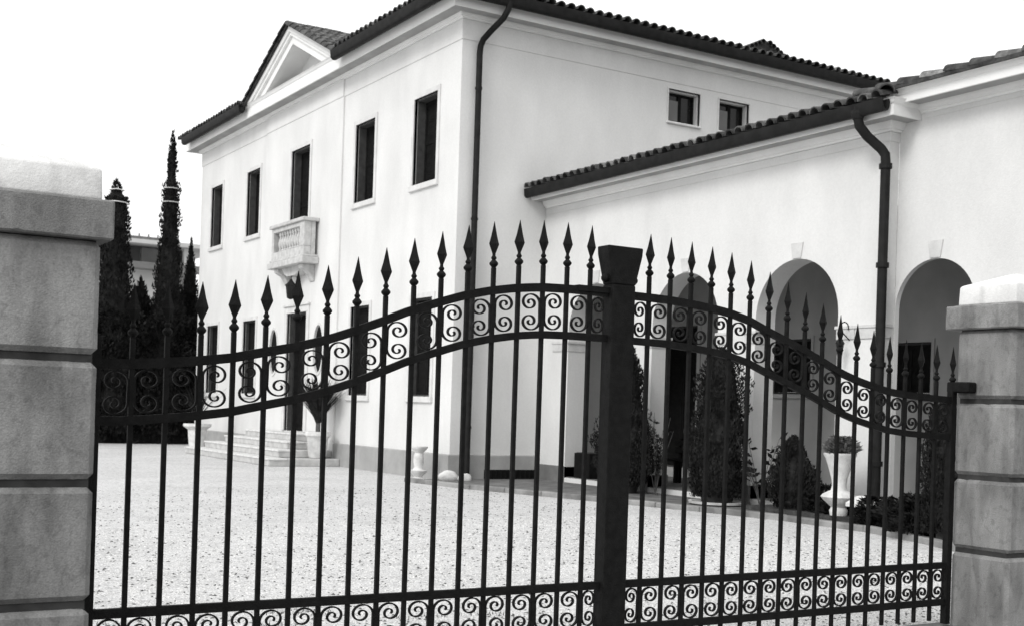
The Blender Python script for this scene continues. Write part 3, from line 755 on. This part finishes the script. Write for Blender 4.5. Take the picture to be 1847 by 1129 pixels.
# shared meshes
bar_r = .0098
sh = [(.0098, 0), (.0125, .004), (.021, .014), (.021, .022), (.0125, .032), (.0085, .036), (.013, .043), (.013, .048), (.008, .055), (.0075, .062), (.024, .106), (.0255, .111), (.0225, .122), (.0155, .148), (.0095, .178), (.005, .200), (.0015, .218)]
spear = MB(); spear.lathe(sh[:10] + [(.0075, .075)], n=12); spear.lathe([(r * 1.12, z) for r, z in sh[9:]], n=4, ph=0, sy=.72)
spear_me = spear.mesh('spearhead', M['iron'], bevel=.0012)
def scroll_mesh(mirror=1):
    m = MB(); pts = []
    cx, cz_, r0 = .050, .0455, .0470
    turns = 1.62; n = 40
    def sp(sg):
        out = []
        for i in range(n + 1):
            t = i / n; th = t * turns * 2 * math.pi; r = r0 * (1 - t) ** .92 * .86 + .0065
            r = .0065 + (r0 - .0065) * (1 - t) ** 1.05
            out.append((cx - r * math.cos(th), sg * (cz_ + r * math.sin(th))))
        return out
    top = sp(1); bot = sp(-1)
    path = bot[::-1] + [(.0033, -.02), (.0033, .02)] + top
    hw, hd = .0028, .0075
    vs = []
    for i, p in enumerate(path):
        a = path[max(i-1, 0)]; b = path[min(i+1, len(path)-1)]
        tx, tz = b[0]-a[0], b[1]-a[1]; l = math.hypot(tx, tz) or 1; nx, nz = -tz/l, tx/l
        f = .6 + .4 * min(1, min(i, len(path)-1-i) / 14)
        w_ = hw * (1.15 if f > .95 else 1)
        for s1, s2 in ((1, 1), (1, -1), (-1, -1), (-1, 1)): vs.append((mirror * (p[0] + nx * w_ * s1), s2 * hd, p[1] + nz * w_ * s1))
    fs = []
    for i in range(len(path) - 1):
        for k in range(4): fs.append((i*4+k, i*4+(k+1) % 4, (i+1)*4+(k+1) % 4, (i+1)*4+k))
    fs += [(0,1,2,3), tuple((len(path)-1)*4 + k for k in (3,2,1,0))]
    m.add(vs, fs)
    for sg in (-1, 1): m.lathe([(.0035, -.008), (.0095, -.004), (.0095, .004), (.0035, .008)], (0, 0, 0), 8) if False else None
    return m.mesh('scroll', M['iron'])
scroll_l, scroll_r = scroll_mesh(1), scroll_mesh(-1)
def rail(parent, name, xs, zf, th, dp_):
    m = MB(); vs = []; k = 4
    for x in xs:
        z = zf(x); vs += [(x, GY - dp_, z - th), (x, GY + dp_, z - th), (x, GY + dp_, z), (x, GY - dp_, z)]
    fs = [(0,3,2,1), tuple(len(vs) - 4 + i for i in (0,1,2,3))]
    for i in range(len(xs) - 1):
        for a in range(4): fs.append((i*4+a, i*4+(a+1) % 4, (i+1)*4+(a+1) % 4, (i+1)*4+a))
    m.add(vs, fs); return m.build(name, M['iron'], parent)
def bar(parent, x, z0, z1, r=bar_r, tip=True, name='bar'):
    m = MB().box(x - r, x + r, GY - r, GY + r, z0, z1)
    b = m.build(name, M['iron'], parent, bevel=.0015)
    if tip: link('spearhead', spear_me, b, (x, GY, z1), (random.uniform(-.012, .012), random.uniform(-.012, .012), random.uniform(-.12, .12)))
    return b
def leaf(x0, x1, bars, label, left):
    t = thing('gate_leaf', (x0 if left else x1, GY, 0), label, 'gate', 'leaves of the double gate')
    n = 40; xs = [x0 + (x1 - x0) * i / n for i in range(n + 1)]
    rail(t, 'rail', xs, RZ, .040, .0135); rail(t, 'rail', xs, lambda x: RZ(x) - .228, .036, .0135)
    rail(t, 'rail', [x0, x1], lambda x: .405, .038, .0135); rail(t, 'rail', [x0, x1], lambda x: .182, .038, .0135)
    for x in bars: bar(t, x, .055, tipz(x) - .218)
    if left:
        bar(t, x0, .03, tipz(x0) - .218, .019, False, 'stile')
        ends = [x0 + .019] + [None]; 
    else:
        bar(t, x1, .03, tipz(x1) - .218, .021, True, 'stile')
    seq = ([x0 + .010] + bars + [x1]) if left else ([x0] + bars + [x1 - .011])
    for i in range(len(seq) - 1):
        a, b = seq[i], seq[i+1]          # gap i lies left of bar i
        back_right = (i % 2 == 0)        # paired round bars 0, 2, 4 ...
        wide = (b - a - 2 * bar_r); scl = min(1.18, max(.8, wide / .102))
        for zc in (.2745, None):
            x = b - bar_r if back_right else a + bar_r
            z = zc if zc else RZ((a + b) / 2) - .134
            s2 = .995
            slope = (RZ(b) - RZ(a)) / (b - a) if zc is None else 0
            link('scroll', scroll_r if back_right else scroll_l, t, (x, GY, z + (-1 if back_right else 1) * 0), rot=(0, random.uniform(-.02, .02), 0), scale=(scl * random.uniform(.97, 1.03), 1, (1.0 - abs(slope) * .12) * random.uniform(.985, 1.0)))
    return t
barsL = [1.261 + .1386 * i for i in range(17)]
barsR = [3.845 + .1372 * i for i in range(17)]
GL = leaf(1.118, 3.585, barsL, 'left leaf of the black iron gate, carrying the wide centre post', True)
GR = leaf(3.735, 6.185, barsR, 'right leaf of the black iron gate, dipping towards the right pillar', False)
# centre post with flared head
m = MB(); m.box(3.588, 3.728, GY - .045, GY + .045, .03, 1.885)
m.add([(3.588, GY-.045, 1.885), (3.728, GY-.045, 1.885), (3.728, GY+.045, 1.885), (3.588, GY+.045, 1.885),
       (3.553, GY-.05, 2.035), (3.763, GY-.05, 2.035), (3.763, GY+.05, 2.035), (3.553, GY+.05, 2.035),
       (3.55, GY-.05, 2.075), (3.766, GY-.05, 2.075), (3.766, GY+.05, 2.075), (3.55, GY+.05, 2.075)],
      [(0,3,2,1),(0,1,5,4),(1,2,6,5),(2,3,7,6),(3,0,4,7),(4,5,9,8),(5,6,10,9),(6,7,11,10),(7,4,8,11),(8,9,10,11)])
cpst = m.build('centre_post', M['iron'], GL, bevel=.005)
for x in (3.570, 3.746):
    k = MB(); k.lathe([(.004, -.022), (.013, -.018), (.0215, -.006), (.0215, .006), (.013, .018), (.004, .022)], (x, GY, 1.915), 14); k.build('knob', M['iron'], cpst, smooth=True)
MB().box(3.40, 3.586, GY - .02, GY + .02, 1.84, 1.868).build('brace', M['iron'], GL)
# hinges
MB().box(6.165, 6.249, 4.87, 5.03, 1.435, 1.50).build('hinge', M['iron'], GR, bevel=.008)
MB().box(1.052 + .001, 1.098, 4.96, 5.03, .92, .97).build('hinge', M['iron'], GL, bevel=.005)
MB().box(1.052 + .001, 1.098, 4.96, 5.03, .20, .26).build('hinge', M['iron'], GL, bevel=.005)

# ------------------------------------------------------------------ plants
def leaves(pr, H, n, size, seed, c=(0, 0, 0), up=.6, lump=.25, elong=2.6, shell=.5, z0=0):
    """cloud of small leaf faces in a crown volume of radius pr(t), t=0..1 up the height H"""
    rnd = random.Random(seed); vs = []; fs = []
    sx, sy, sz = rnd.random() * 50, rnd.random() * 50, rnd.random() * 50
    # weights by radius
    T = [i / 60 for i in range(61)]; W = [max(pr(t), .01) for t in T]; S = sum(W)
    cum = []; a = 0
    for w_ in W: a += w_ / S; cum.append(a)
    import bisect
    for _ in range(n):
        i = min(bisect.bisect(cum, rnd.random()), 60); t = min(1, max(0, T[i] + rnd.uniform(-.5, .5) / 60))
        th = rnd.random() * 2 * math.pi
        lp = noise.noise(Vector((math.cos(th) * 1.6 + sx, math.sin(th) * 1.6 + sy, t * H * 2.2 + sz)))
        lp2 = noise.noise(Vector((math.cos(th) * 5 + sy, math.sin(th) * 5 + sx, t * H * 7 + sz)))
        R2 = pr(t) * (1 + lump * 1.7 * lp + lump * .8 * lp2)
        r = R2 * (1 - shell * rnd.random() ** 1.6)
        p = Vector((r * math.cos(th), r * math.sin(th), t * H))
        d = Vector((math.cos(th) * (1 - up) + rnd.uniform(-.4, .4), math.sin(th) * (1 - up) + rnd.uniform(-.4, .4), up + rnd.uniform(-.3, .3))).normalized()
        s = d.cross(Vector((rnd.uniform(-1, 1), rnd.uniform(-1, 1), rnd.uniform(-1, 1)))).normalized()
        L_ = size * rnd.uniform(.6, 1.4); w_ = L_ / elong
        k = len(vs); p += Vector(c) + Vector((0, 0, z0))
        vs += [p - d * L_ * .4, p + s * w_ * .5, p + d * L_ * .6, p - s * w_ * .5]; fs.append((k, k+1, k+2, k+3))
    return MB().add(vs, fs)
def core(pr, H, c, f=.62, z0=0, n=12, seed=1):
    m = MB(); prof = [(.01, z0)] + [(max(.01, pr(i / 14) * f), z0 + i / 14 * H) for i in range(1, 14)] + [(.01, z0 + H * .97)]
    return m.lathe(prof, c, n)
def conifer(name, x, y, H, pr, n, size, seed, label, cat, group=None, mat='leaf_far', z=0, pot=None, up=.75, lump=.22, trunk_h=.3, elong=2.6):
    t = thing(name, (x, y, z), label, cat, group)
    z0 = trunk_h
    m = leaves(pr, H - z0, n, size, seed, (x, y, z), up, lump, elong=elong, z0=z0)
    cr = m.build('crown', M[mat], t)
    core(pr, H - z0, (x, y, z), .78, z0).build('branches', M[mat], t)
    MB().tube([(x, y, z - .02), (x, y, z + z0 + (H - z0) * .8)], [.05 + H * .006, .01], 8).build('trunk', M['bark'], t)
    return t
def pw(pts):
    def f(t):
        for (a, ra), (b, rb) in zip(pts, pts[1:]):
            if a <= t <= b: return ra + (rb - ra) * (t - a) / max(b - a, 1e-6)
        return pts[-1][1]
    return f
# tall background cypresses
c1 = conifer('cypress_tree', 7.98, 33.8, 7.05, pw([(0, .7), (.3, .66), (.55, .50), (.68, .40), (.84, .34), (.93, .31), (.935, .15), (.97, .14), (1, .03)]), 16000, .10, 1,
             'broad dark cypress right of the left gate pillar, tied with two white tapes', 'tree', 'cypresses behind the courtyard')
for z, r in ((6.42, .34), (6.77, .19)):
    m = MB(); m.tube([(7.98 + r * math.cos(a * math.pi / 10), 33.8 + r * math.sin(a * math.pi / 10), z + .006 * math.sin(a)) for a in range(21)], .014, 6); m.build('tie', M['strap'], c1)
c2 = conifer('cypress_tree', 9.44, 33.8, 8.55, pw([(0, .7), (.35, .56), (.5, .38), (.62, .27), (.78, .22), (.825, .20), (.84, .10), (.87, .15), (.93, .12), (1, .015)]), 16000, .09, 2,
             'tallest slender cypress beside the far corner of the villa, tied with white tape', 'tree', 'cypresses behind the courtyard')
for z, r in ((6.60, .225), (6.98, .20)):
    m = MB(); m.tube([(9.44 + r * math.cos(a * math.pi / 10), 33.8 + r * math.sin(a * math.pi / 10), z) for a in range(21)], .014, 6); m.build('tie', M['strap'], c2)
conifer('cypress_tree', 10.22, 34.4, 5.75, pw([(0, .55), (.5, .42), (.75, .2), (1, .01)]), 9000, .10, 3, 'narrow dark cypress half hidden against the far villa corner', 'tree', 'cypresses behind the courtyard')
conifer('conifer', 8.80, 34.2, 4.55, pw([(0, .85), (.4, .75), (.7, .48), (.9, .18), (1, .02)]), 8000, .13, 4, 'pointed bushy conifer standing between the two tall cypresses', 'tree', 'conifers behind the courtyard', mat='leaf_far')
conifer('conifer', 7.35, 34.2, 4.7, pw([(0, .8), (.5, .7), (.8, .4), (1, .03)]), 8000, .13, 5, 'dense dark conifer just behind the left gate pillar edge', 'tree', 'conifers behind the courtyard')
conifer('conifer', 9.75, 34.6, 3.4, pw([(0, .75), (.5, .66), (.8, .4), (1, .03)]), 6000, .13, 6, 'low rounded conifer right of the tallest cypress', 'tree', 'conifers behind the courtyard')
conifer('conifer', 8.35, 34.4, 3.7, pw([(0, .85), (.5, .72), (.8, .4), (1, .03)]), 6000, .13, 16, 'low conifer at the foot of the broad tied cypress', 'tree', 'conifers behind the courtyard')
# clipped hedge in front of them
hd_ = thing('hedge', (8.0, 33.6, 0), 'long dark hedge closing the far end of the courtyard', 'hedge')
rnd = random.Random(9); vs = []; fs = []
for _ in range(26000):
    x = rnd.uniform(4.2, 10.9); f = rnd.random()
    topz = 3.5 + .35 * noise.noise(Vector((x * .9, 3, 1))) + .2 * noise.noise(Vector((x * 3, 9, 1)))
    z = topz * (rnd.random() ** .7); y = 33.25 + .35 * noise.noise(Vector((x * 1.5, z * 1.5, 5))) + .9 * rnd.random() ** 2
    if z > topz * .9: y = rnd.uniform(33.1, 34.5)
    d = Vector((rnd.uniform(-.6, .6), rnd.uniform(-.8, .2), rnd.uniform(-.1, 1))).normalized(); s = d.cross(Vector((rnd.uniform(-1, 1), rnd.uniform(-1, 1), rnd.uniform(-1, 1)))).normalized()
    L_ = rnd.uniform(.07, .17); p = Vector((x, y, z)); k = len(vs)
    vs += [p - d * L_ * .4, p + s * L_ * .25, p + d * L_ * .6, p - s * L_ * .25]; fs.append((k, k+1, k+2, k+3))
MB().add(vs, fs).build('foliage', M['leaf_far'], hd_)
MB().box(4.3, 10.8, 33.6, 34.3, 0, 3.1).build('branches', M['leaf_far'], hd_)

# far house between the cypresses
fh = thing('far_house', (16, 60, 0), 'distant flat-roofed pale house seen between the cypresses', 'house')
MB().box(11.5, 17.6, 60.6, 70, 0, 8.5).build('wall', M['far_wall'], fh)
MB().box(11.0, 19.2, 59.2, 70.5, 8.55, 8.74).build('roof', M['far_wall'], fh)
MB().box(12.5, 16.6, 60.2, 66, 8.78, 9.0).build('roof_terrace', M['far_grey'], fh)
m = MB()
for i in range(9): m.box(12.6 + i * .45, 12.66 + i * .45, 60.15, 60.21, 8.74, 9.12)
m.build('terrace_rail', M['far_grey'], fh)
MB().box(11.0, 18.8, 59.6, 60.6, 7.42, 7.72).build('balcony_slab', M['far_grey'], fh)
for a, b, mt in ((14.0, 15.5, 'far_dark'), (15.55, 17.0, 'far_grey'), (17.05, 17.55, 'far_dark'), (12.2, 13.9, 'far_dark')):
    MB().box(a, b, 60.50, 60.59, 7.74, 8.50).build('window', M[mt], fh)
m = MB(); m.box(17.4, 17.62, 59.7, 59.85, 7.73, 8.54); m.build('balcony_post', M['far_wall'], fh)
MB().box(15.8, 17.0, 60.50, 60.58, 4.6, 5.9).build('window', M['far_dark'], fh)
# small tree in front of the far house
conifer('garden_tree', 13.4, 46, 6.3, pw([(0, .3), (.3, .9), (.6, .9), (.85, .55), (1, .1)]), 5000, .16, 26, 'loose pale-leaved tree in front of the distant house', 'tree', mat='leaf_grey', up=.3, lump=.5)

# ---- pots and plants along the loggia
def potpart(parent, x, y, z, r, h, mat='darkpot', name='pot'):
    m = MB().lathe([(r * .72, z), (r * .95, z + h * .85), (r * 1.06, z + h * .86), (r * 1.06, z + h), (r * .9, z + h), (r * .88, z + h * .9), (.01, z + h * .9)], (x, y, 0), 20)
    return m.build(name, M[mat], parent, smooth=True)
PZ = .045
t = conifer('potted_cypress', 11.15, 14.95, 2.28, pw([(0, .36), (.12, .46), (.3, .44), (.42, .34), (.6, .27), (.85, .17), (.95, .09), (1, .02)]), 22000, .045, 31,
            'dark bushy cypress in a pot just right of the gate centre post', 'tree', 'potted cypresses in front of the loggia', mat='leaf', z=PZ, trunk_h=.12, lump=.35)
potpart(t, 11.15, 14.95, PZ, .26, .30)
t = conifer('potted_cypress', 11.08, 12.76, 2.12, pw([(0, .32), (.1, .40), (.3, .38), (.55, .32), (.8, .27), (.93, .19), (1, .04)]), 26000, .045, 32,
            'full dark cypress in a pot before the pier left of the widest arch', 'tree', 'potted cypresses in front of the loggia', mat='leaf', z=PZ, trunk_h=.12, lump=.35)
potpart(t, 11.08, 12.76, PZ, .27, .28)
MB().lathe([(.30, PZ), (.38, PZ + .02), (.39, PZ + .05), (.35, PZ + .05), (.33, PZ + .03)], (11.08, 12.76, 0), 24).build('saucer', M['stone'], t, smooth=True)
t = conifer('round_shrub', 11.2, 11.46, .98, pw([(0, .18), (.2, .27), (.5, .30), (.62, .2), (.75, .16), (.9, .1), (1, .02)]), 12000, .042, 33,
            'small pointed dark shrub in a pot before the widest arch', 'shrub', mat='leaf', z=PZ, trunk_h=.08, lump=.4)
potpart(t, 11.2, 11.46, PZ, .17, .16)
def twig_plant(x, y, h, n, seed, label, spread=.35, leafsize=.09, mat='leaf', z=PZ, name='leafy_plant'):
    t = thing(name, (x, y, z), label, 'plant'); rnd = random.Random(seed); m = MB(); vs = []; fs = []
    for i in range(n):
        a = rnd.random() * 6.28; lean = rnd.uniform(.2, 1) * spread; hh = h * rnd.uniform(.55, 1)
        pts = [(x, y, z)] + [(x + math.cos(a) * lean * s ** 1.3, y + math.sin(a) * lean * s ** 1.3, z + hh * s) for s in (.33, .66, 1)]
        m.tube(pts, [.007, .006, .005, .003], 5)
        for j in range(9):
            s = rnd.uniform(.35, 1); p = Vector((x + math.cos(a) * lean * s ** 1.3, y + math.sin(a) * lean * s ** 1.3, z + hh * s))
            d = Vector((rnd.uniform(-1, 1), rnd.uniform(-1, 1), rnd.uniform(-.2, .7))).normalized(); q = d.cross(Vector((rnd.uniform(-1, 1), rnd.uniform(-1, 1), rnd.uniform(-1, 1)))).normalized()
            L_ = leafsize * rnd.uniform(.6, 1.3); k = len(vs)
            vs += [p, p + d * L_ * .5 + q * L_ * .22, p + d * L_, p + d * L_ * .5 - q * L_ * .22]; fs.append((k, k+1, k+2, k+3))
    m.build('stem', M['bark'], t); MB().add(vs, fs).build('leaves', M[mat], t)
    return t
twig_plant(11.3, 12.15, .95, 9, 41, 'thin leafy plant right of the fuller potted cypress', leafsize=.13)
twig_plant(11.35, 14.45, 1.25, 10, 42, 'straggly climbing plant beside the potted cypress by the centre post', leafsize=.08, spread=.3)
twig_plant(11.45, 13.2, 1.5, 12, 43, 'fine twiggy shrub left of the fuller potted cypress', leafsize=.08, spread=.4, mat='leaf_grey')
for i, (x, y, h) in enumerate(((11.35, 11.05, .38), (11.35, 10.75, .3), (10.95, 9.55, .35), (10.8, 9.2, .42), (10.75, 8.75, .30), (10.95, 9.9, .33))):
    lab = ['low dark plant right of the pointed shrub', 'low dark plant tucked behind the pale stone vase', 'dark plant right of the small white pedestal', 'dark clump of leaves under the corner downpipe',
           'low dark plant at the foot of the dark column shrub', 'dark leaves close against the white pedestal'][i]
    t = thing('low_plant', (x, y, PZ), lab, 'plant', 'low plants in front of the loggia')
    leaves(pw([(0, .24), (.5, .26), (1, .08)]), h, 1500, .07, 50 + i, (x, y, PZ), .3, .4).build('foliage', M['leaf'], t)
conifer('column_shrub', 10.42, 8.50, 1.42, pw([(0, .17), (.2, .19), (.7, .18), (.93, .13), (1, .04)]), 12000, .04, 61, 'dark column-shaped shrub beside the right gate pillar', 'shrub', mat='leaf', z=PZ, trunk_h=.08)
# long dark bench or chest in the porch shade, seen between the potted cypresses
bn = thing('bench', (12.6, 15.2, .13), 'dark slatted bench in the shade under the second arch', 'bench')
for i in range(4): MB().box(12.45 + i * .105, 12.54 + i * .105, 14.5, 15.9, .50, .53).build('slat', M['shutter'], bn, bevel=.004)
for z in (.62, .74): MB().box(12.87, 12.89, 14.5, 15.9, z, z + .085).build('slat', M['shutter'], bn, bevel=.004)
for y in (14.56, 15.78):
    for x in (12.47, 12.80): MB().box(x, x + .05, y, y + .06, .13, .495).build('leg', M['shutter'], bn)
    MB().box(12.895, 12.93, y, y + .06, .13, .86).build('post', M['shutter'], bn)

# pale stone vase with a grey plant
vx, vy = 11.02, 10.50
v = thing('stone_vase', (vx, vy, PZ), 'pale waisted stone vase with a grey plant in it, before the loggia corner', 'vase')
MB().lathe([(.10, 0), (.11, .06), (.09, .10), (.19, .19), (.205, .225), (.18, .26), (.10, .30), (.085, .36), (.095, .44), (.13, .56), (.17, .68), (.195, .72), (.195, .745), (.17, .745), (.14, .70), (.01, .69)], (vx, vy, PZ + .06), 20).build('body', M['stone'], v, smooth=True)
MB().lathe([(r + .004, z) for r, z in [(.19, .195), (.212, .222), (.186, .256)]], (vx, vy, PZ + .06), 20).build('collar', M['stone'], v)
leaves(pw([(0, .14), (.4, .19), (1, .10)]), .22, 1300, .07, 71, (vx, vy, PZ + .78), .3, .3).build('plant', M['leaf_grey'], v)
b = thing('white_pedestal', (11.02, 10.06, PZ), 'low white-topped stone pedestal at the foot of the corner downpipe', 'pedestal')
MB().box(10.88, 11.16, 9.94, 10.2, PZ, .24).build('base', M['paving'], b, bevel=.01)
m = MB().add([(10.85, 9.91, .242), (11.19, 9.91, .242), (11.19, 10.23, .242), (10.85, 10.23, .242), (10.85, 9.91, .285), (11.19, 9.91, .285), (11.19, 10.23, .285), (10.85, 10.23, .285), (10.94, 10.0, .37), (11.1, 10.0, .37), (11.1, 10.14, .37), (10.94, 10.14, .37)],
             [(0,3,2,1),(0,1,5,4),(1,2,6,5),(2,3,7,6),(3,0,4,7),(4,5,9,8),(5,6,10,9),(6,7,11,10),(7,4,8,11),(8,9,10,11)]); m.build('cap', M['stone'], b)
# baluster urn by the villa corner
u = thing('stone_urn', (9.42, 18.32, 0), 'small double-flared pale stone urn standing by the villa side wall', 'urn')
ux, uy = 9.40, 18.35
ORG[u] = Vector((ux, uy, 0)); u.location = (ux, uy, 0)
MB().lathe([(.12, 0), (.13, .03), (.06, .07), (.14, .15), (.15, .18), (.10, .19), (.075, .23), (.09, .34), (.085, .44), (.07, .47), (.13, .53), (.15, .56), (.15, .58), (.11, .58), (.01, .56)], (ux, uy, 0), 18).build('body', M['stone'], u, smooth=True)
for i, (x, y, r, lab) in enumerate(((9.72, 17.88, .13, 'larger rounded white boulder at the villa corner, left of the downpipe'), (9.98, 17.80, .10, 'smaller rounded white boulder touching the foot of the downpipe'))):
    m = MB(); bm = bmesh.new(); bmesh.ops.create_icosphere(bm, subdivisions=3, radius=1)
    for q in bm.verts:
        f = 1 + .18 * noise.noise(q.co * 1.3 + Vector((i * 5, 0, 0)))
        q.co = Vector((x + q.co.x * r * 1.35 * f, y + q.co.y * r * f, max(-.02, r * .75 + q.co.z * r * .85 * f)))
    m.add([q.co[:] for q in bm.verts], [[q.index for q in f.verts] for f in bm.faces]); bm.free()
    o = m.build('boulder', M['stone'], smooth=True, at=(x, y, 0)); tag(o, lab, 'boulder', 'white boulders at the villa corner')
# pots beside the steps
def blade_plant(x, y, z, h, n, seed, t):
    rnd = random.Random(seed); m = MB()
    for i in range(n):
        a = rnd.random() * 6.28; L_ = h * rnd.uniform(.6, 1); out = rnd.uniform(.15, .75) * L_; w_ = .024
        d = Vector((math.cos(a), math.sin(a), 0)); s = Vector((-d.y, d.x, 0)); pts = []
        for k in range(5):
            q = k / 4; p = Vector((x, y, z)) + d * out * q ** 1.4 + Vector((0, 0, L_ * (q - .25 * q * q * (out / L_))))
            ww = w_ * (1 - q) ** .6; pts += [p - s * ww, p + s * ww + Vector((0, 0, .004))]
        m.add(pts, [(2*k, 2*k+1, 2*k+3, 2*k+2) for k in range(4)])
    return m.build('leaves', M['leaf'], t)
t = thing('potted_yucca', (9.45, 22.87, .154), 'spiky dark plant in a large white pot on the right of the steps', 'plant', 'spiky plants in white pots by the steps')
MB().lathe([(.15, .154), (.18, .20), (.21, .55), (.26, .60), (.26, .68), (.22, .68), (.01, .64)], (9.45, 22.87, 0), 20).build('pot', M['stone'], t, smooth=True)
blade_plant(9.45, 22.87, .75, 1.15, 320, 81, t); MB().tube([(9.45, 22.87, .64), (9.45, 22.87, 1.2)], .05, 8).build('trunk', M['bark'], t)
t = thing('potted_yucca', (8.9, 29.0, 0), 'thin spiky plant in a white-rimmed pot at the far end of the steps', 'plant', 'spiky plants in white pots by the steps')
MB().lathe([(.18, 0), (.18, .05), (.22, .52), (.33, .60), (.33, .66), (.25, .66), (.01, .62)], (8.9, 29.0, 0), 20).build('pot', M['stone'], t, smooth=True)
blade_plant(8.9, 29.0, .64, 1.1, 60, 82, t)
# rough grass and earth inside the gate on the left
rnd = random.Random(13); vs = []; fs = []
for _ in range(9000):
    y = 5.25 + rnd.random() ** 1.5 * 1.7; x = rnd.uniform(.9, 3.9)
    if noise.noise(Vector((x * 1.6, y * 3.2, 3))) < -.05 + .18 * max(0, y - 6) + .35 * max(0, x - 2.7): continue
    h = rnd.uniform(.01, .035); a = rnd.random() * 6.28; l = rnd.uniform(0, .02); k = len(vs)
    vs += [(x - .003 * math.cos(a), y - .003 * math.sin(a), 0), (x + .003 * math.cos(a), y + .003 * math.sin(a), 0), (x + l * math.sin(a), y + l * math.cos(a), h)]; fs.append((k, k+1, k+2))
tag(MB().add(vs, fs).build('grass', M['leaf'], at=(0, 0, 0)), 'sparse dark grass tufts inside the left leaf of the gate', 'grass', kind='stuff')

# dark planting bed along the foot of the loggia wall
bp_ = [(10.95, 12.1), (10.95, 9.0), (10.55, 8.0), (11.77, 8.0), (11.77, 10.40), (11.6, 10.40), (11.6, 12.1)]
MB().prism(bp_, lambda a, b, d: (a, b, d), .046, .10).build('planting_bed', M['soil'])['kind'] = 'structure'
labs = ['tall dark leafy clump behind the white pedestal', 'dark leafy clump filling the corner behind the downpipe foot', 'dark bushy plant left of the column shrub', 'dark spreading plant before the right-hand arch', 'dark clump at the front edge of the bed by the column shrub', 'dark clump in front of the right-hand part of the house']
for i, (x, y, h, rr) in enumerate(((11.3, 10.15, .26, .16), (11.4, 9.7, .30, .2), (10.75, 8.95, .24, .2), (11.5, 9.1, .26, .22), (10.45, 8.9, .2, .2), (11.2, 8.5, .3, .26))):
    t = thing('leafy_clump', (x, y, .10), labs[i], 'plant', 'leafy clumps in the corner bed')
    leaves(pw([(0, rr), (.5, rr * 1.05), (1, rr * .3)]), h, 2600, .045, 90 + i, (x, y, .08), .35, .45).build('foliage', M['leaf'], t)
pl = thing('dark_planter', (11.9, 17.0, .13), 'square black planter box standing inside the leftmost arch', 'planter')
MB().box(11.75, 12.15, 16.75, 17.2, .13, .55).build('box', M['shutter'], pl, bevel=.01); MB().box(11.78, 12.12, 16.78, 17.17, .551, .56).build('earth', M['soil'], pl)
ln = thing('wall_lantern', (XC - .16, 11.0, 2.05), 'small iron lantern on a curled bracket at the pier by the corner downpipe', 'lantern')
MB().lathe([(.015, 2.02), (.03, 2.04), (.05, 2.19), (.06, 2.2), (.02, 2.27), (.01, 2.33)], (XC - .17, 11.0, 0), 6, .5).build('glass_case', M['pipe'], ln)
m = MB(); m.tube([(XC - .01, 11.0, 2.25)] + [(XC - .10 - .07 * math.cos(a * .5), 11.0, 2.40 + .07 * math.sin(a * .5)) for a in range(-2, 8)], .008, 6); m.build('bracket', M['iron'], ln)
